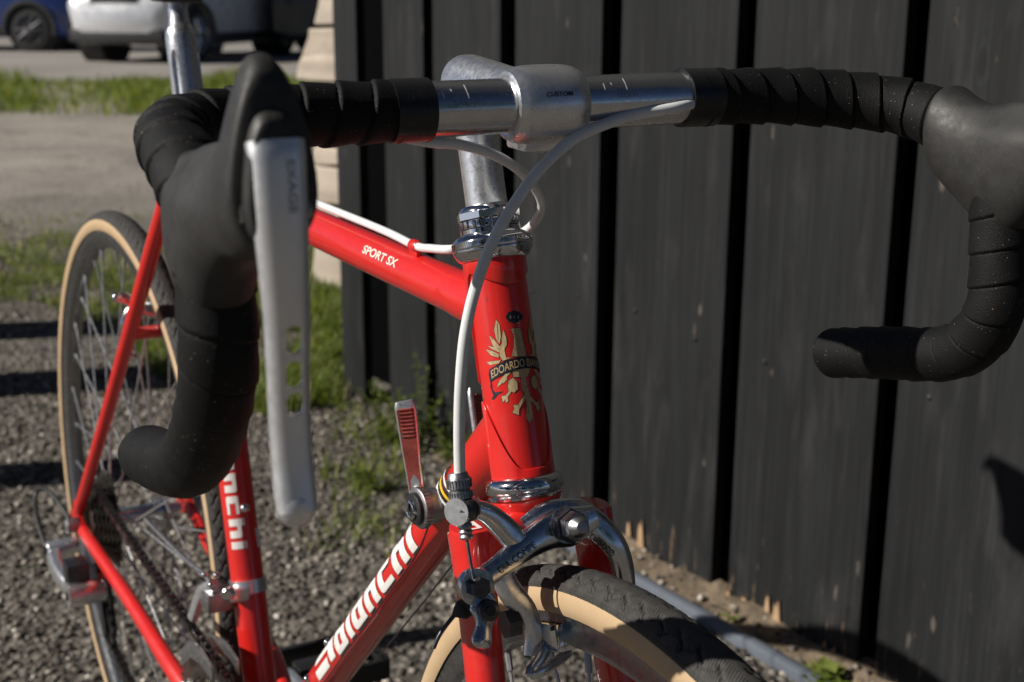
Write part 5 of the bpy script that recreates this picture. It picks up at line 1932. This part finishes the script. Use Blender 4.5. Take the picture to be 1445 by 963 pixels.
# ---------------------------------------------------------------- parked cars
pbr('car_blue', (.012, .030, .14), .28, coat=1, var=.03, vscale=3)
pbr('car_silver', (.62, .63, .65), .3, .25, coat=1, var=.02, vscale=3)
pbr('car_dark', (.035, .036, .040), .35, coat=.6, var=.05, vscale=3)
pbr('car_trim', (.018, .018, .019), .6, var=.1, vscale=8)
pbr('car_tyre', (.022, .022, .022), .85, var=.2, vscale=20)
pbr('car_rim', (.55, .56, .58), .3, 1, var=.05, vscale=10)
pbr('car_rim_dark', (.10, .10, .11), .4, .8, var=.05, vscale=10)
pbr('lamp_lens', (.75, .77, .80), .12, .6, var=.05, vscale=20)
pbr('car_glass', (.02, .025, .03), .06, var=.02, vscale=3)
pbr('plate_white', (.75, .75, .72), .5)
def car(name, loc, rz, paint, rimmat, label, L=4.35, Wd=1.82, Hh=1.62, wb=2.64, wr=.34, van=False):
    root = empty(name, loc, rz)
    thing(root, label, 'car')
    hl, hw = L / 2, Wd / 2
    # stations along the car: x, sill z, nose/bonnet or roof height, lower half width, shoulder half width, top half width, shoulder z
    if van:
        stn = [(hl, .42, .80, .80, .84, .70, .66), (hl - .08, .30, .98, .90, .94, .84, .78), (hl - .75, .26, 1.18, .97, .98, .86, .92), (hl - 1.35, .25, 1.95, .98, .99, .80, 1.05), (hl - 1.7, .25, 2.05, .98, 1.0, .82, 1.1), (-hl + .2, .25, 2.08, .98, 1.0, .82, 1.1), (-hl, .32, 1.95, .92, .95, .78, 1.05)]
    else:
        stn = [(hl, .40, .72, .62, .70, .58, .60), (hl - .07, .27, .88, .78, .84, .72, .70), (hl - .30, .22, .98, .90, .94, .78, .78), (hl - .75, .21, 1.04, .96, .985, .80, .86), (hl - 1.20, .21, 1.12, .97, .99, .80, .90), (hl - 1.95, .21, Hh - .06, .975, 1.0, .66, .94),
               (hl - 2.5, .21, Hh, .975, 1.0, .67, .95), (-hl + 1.0, .21, Hh - .04, .975, 1.0, .66, .97), (-hl + .35, .24, Hh - .20, .96, .985, .64, .98), (-hl + .08, .30, 1.10, .90, .94, .70, .92), (-hl, .42, .98, .80, .86, .66, .85)]
    V, ns_ = [], 0
    for (x, zs, zt, wl, wsh, wt, zsh) in stn:
        ringp = [(0, zs), (wl * .9, zs), (wl, zs + .06), (wl * 1.0, .5 * (zs + zsh)), (wsh, zsh), (wsh * .97, zsh + .07), (wt * 1.02, max(zsh + .09, zt - .10)), (wt * .9, max(zsh + .10, zt - .02)), (0, max(zsh + .11, zt))]
        full = [(y * hw, z) for y, z in ringp] + [(-y * hw, z) for y, z in ringp[-2:0:-1]]
        ns_ = len(full)
        V += [(x, y, z) for y, z in full]
    F = [q[::-1] for q in grid_faces(len(stn), ns_)]
    F += [tuple(range(ns_)), tuple((len(stn) - 1) * ns_ + i for i in range(ns_))[::-1]]
    mbk = MB().add(V, F)
    cuts = []
    for fx in (wb / 2, -wb / 2):
        for s in (-1, 1):
            cuts.append(lathe([(-.22, wr + .07), (.25, wr + .07)], A([fx, s * (hw - .05), wr]), A([0, s, 0.]), 36))
    body = boolean_cut(mbk, cuts, 'body', paint, root, 30)
    for fx in (wb / 2, -wb / 2):
        for s in (-1, 1):
            c = A([fx, s * (hw - .12), wr])
            ya = A([0, s, 0.])
            # dark arch lining and trim round the opening
            arc = np.radians(np.linspace(-12, 192, 30))
            tube(A([c + A([math.cos(a) * (wr + .075), s * .118, math.sin(a) * (wr + .075)]) for a in arc]), .014, 8, ref=Y_, rb=.035, power=3).build('arch_trim', 'car_trim', root)
            lathe([(-.30, wr + .066), (.02, wr + .066)], c, ya, 36).build('wheel_arch', 'car_trim', root)
            wv = lathe([(-.10, wr * .68), (-.10, wr - .03), (-.07, wr), (.07, wr), (.10, wr - .03), (.105, wr * .70), (.085, wr * .66)], c, ya, 48).build('wheel', 'car_tyre', root)
            lathe([(.080, wr * .69), (.108, wr * .69), (.110, wr * .64), (.075, wr * .62), (.06, .02)], c, ya, 40).build('rim_barrel', 'car_rim_dark', wv)
            for k in range(10):
                a = 2 * math.pi * k / 10
                e = A([math.cos(a), 0, math.sin(a)])
                rod(c + ya * .105 + e * .03, c + ya * .100 + e * wr * .65, .022, .016, 8).build('rim_spoke', rimmat, wv)
            lathe([(.09, wr * .66), (.112, wr * .70), (.114, wr * .66), (.10, wr * .62)], c, ya, 44, cap=False).build('rim_lip', rimmat, wv)
            lathe([(.08, .045), (.118, .042), (.122, .02)], c, ya, 20).build('hub_cap', rimmat, wv)
    if not van:
        for s in (-1, 1):
            box(A([0, s * (hw * .972), .30]), X_, Y_, Z_, wb / 2 - wr - .10, .022, .065, .015).build('sill_trim', 'car_trim', root)
            box(A([hl - .20, s * hw * .70, .74]), unit(A([.75, s * .66, 0.])), unit(A([-s * .66, .75, 0.])), Z_, .035, .19, .065, .02).build('headlamp', 'lamp_lens', root)
            box(A([hl - .10, s * hw * .66, .42]), unit(A([.85, s * .5, 0.])), unit(A([-s * .5, .85, 0.])), Z_, .03, .10, .04, .015).build('fog_lamp', 'lamp_lens', root)
            box(A([-hl + .06, s * hw * .76, .92]), X_, Y_, Z_, .05, .12, .09, .02).build('tail_lamp', 'car_trim', root)
            pl = [(hl - 1.30, 1.02), (hl - 1.95, Hh - .14), (hl - 2.6, Hh - .10), (hl - 2.6, 1.03)]
            box(A([hl - 2.30, s * hw * .90, 1.22]), X_, unit(A([0, s * .86, .5])), unit(A([0, -s * .5, .86])), .42, .02, .19, .01).build('side_window', 'car_glass', root)
            box(A([hl - 3.25, s * hw * .90, 1.23]), X_, unit(A([0, s * .86, .5])), unit(A([0, -s * .5, .86])), .42, .02, .18, .01).build('side_window', 'car_glass', root)
        box(A([hl - .04, 0, .80]), X_, Y_, Z_, .03, .34, .07, .02).build('grille', 'car_trim', root)
        box(A([hl - .10, 0, .34]), X_, Y_, Z_, .09, hw * .80, .085, .03).build('lower_bumper', 'car_trim', root)
        box(A([-hl + .10, 0, .38]), X_, Y_, Z_, .09, hw * .84, .11, .03).build('rear_bumper', 'car_trim', root)
    return root
# silver car: its two near wheels show in the photograph
zc = ZF + .006
def carpt(x, y):
    return onpw(x, y, A([0, 0, zc]), A([0, 0, 1.]))
f0, r0 = carpt(276, 88), carpt(400, 77)
hd = unit(f0 - r0)
rz = math.atan2(hd[1], hd[0])
lf = A([-hd[1], hd[0], 0])
ctr = (f0 + r0) / 2 - lf * .74
car('parked_car', (ctr[0], ctr[1], zc), rz, 'car_silver', 'car_rim', 'silver white car with dark lower bumper parked across the road', wb=np.linalg.norm(f0 - r0), Wd=1.66, L=np.linalg.norm(f0 - r0) + 1.36)
b0 = carpt(48, 73)
hd = unit(RTH * 1.0 - FWH * .12)
rz = math.atan2(hd[1], hd[0])
lf = A([-hd[1], hd[0], 0])
ctr = b0 - hd * 1.30 + lf * .80
car('parked_car', (ctr[0], ctr[1], zc), rz, 'car_blue', 'car_rim_dark', 'dark blue car with black wheels parked beside the silver car', wb=2.6, wr=.33)
d0 = carpt(395, 82)
hd = unit(RTH * 1.0 + FWH * .35)
rz = math.atan2(hd[1], hd[0])
lf = A([-hd[1], hd[0], 0])
ctr = d0 + hd * 2.4 + lf * 1.0
car('parked_van', (ctr[0], ctr[1], zc), rz, 'car_dark', 'car_rim_dark', 'dark grey van parked beyond the stack of pale stone blocks', L=4.9, Wd=1.95, wb=3.0, wr=.33, van=True)

# ---------------------------------------------------------------- unseen trees added behind the viewpoint for the reflections in the bright metal
pbr('bark', (.10, .08, .06), .9, var=.3, vscale=8)
leaf_mat('tree_leaf', (.025, .05, .010), (.05, .085, .018), (.09, .12, .03))
for k, (az, dist, hgt, lab) in enumerate(((-58, 9.5, 5.2, 'spreading unseen tree added behind the viewpoint on the sunny side of the yard'), (-34, 11., 6.2, 'tall round unseen tree added behind the viewpoint facing the bicycle'),
                                     (-8, 9.0, 4.8, 'small round unseen tree added behind the viewpoint near the fence side'), (18, 10., 5.6, 'leafy unseen tree added beyond the near end of the fence'), (-82, 13., 5.0, 'broad unseen tree added across the yard on the side away from the fence'))):
    p = CG + dist * A([math.cos(math.radians(az)), math.sin(math.radians(az)), 0])
    p[2] = float(ground_z(p[0]))
    tr = empty('tree', p)
    thing(tr, lab, 'tree')
    tube(catmull([A([0, 0, -.05]), A([.06, .03, hgt * .25]), A([-.02, .05, hgt * .5]), A([0, 0, hgt * .8])], 6), np.linspace(.16, .04, 19), 12).build('trunk', 'bark', tr)
    n = 9000
    u_ = NR.normal(0, 1, (n, 3))
    u_ /= np.linalg.norm(u_, axis=1)[:, None]
    cl_ = NR.uniform(-1, 1, (26, 3)) * A([1.5, 1.5, hgt * .28]) + A([0, 0, hgt * .58])
    c = cl_[NR.randint(0, 26, n)] + u_ * (NR.uniform(.3, 1, n) ** .5)[:, None] * .75
    ax_ = NR.normal(0, 1, (n, 3))
    ax_ /= np.linalg.norm(ax_, axis=1)[:, None]
    bx_ = np.cross(ax_, u_)
    bx_ /= np.linalg.norm(bx_, axis=1)[:, None] + 1e-9
    V = np.stack([c - ax_ * .07, c + bx_ * .04, c + ax_ * .07, c - bx_ * .04], 1).reshape(-1, 3)
    MB().add(V, [(4 * i, 4 * i + 1, 4 * i + 2, 4 * i + 3) for i in range(n)]).build('crown', 'tree_leaf', tr, 0)

# ---------------------------------------------------------------- timber posts on the sunny side of the yard; only their shadows reach into view
simple_world('post_timber', (.16, .12, .085), (.26, .20, .145), 9, (.08, .06, .045), 30, .5, .85, 60, .003, .5)
SHD = unit(A([-TO_SUN[0], -TO_SUN[1], 0]))
for k, (x, y, back, hgt, rad, lab) in enumerate(((60, 464, 1.25, 1.18, .085, 'weathered timber post furthest along the open side of the yard'), (45, 541, 1.15, .98, .110, 'thick weathered timber post on the open side of the yard'),
                                            (40, 672, 1.0, .84, .062, 'slender timber post nearest the rear wheel on the open side'))):
    p = groundw(x, y) - SHD * back
    p[2] = float(gz(p[0], p[1])) - .03
    post_ = lathe([(0, rad * 1.02), (hgt * .5, rad), (hgt - .02, rad * .97), (hgt, rad * .85)], A([0, 0, 0.]), Z_, 20).build('timber_post', 'post_timber')
    post_.location = p
    thing(post_, lab, 'post')
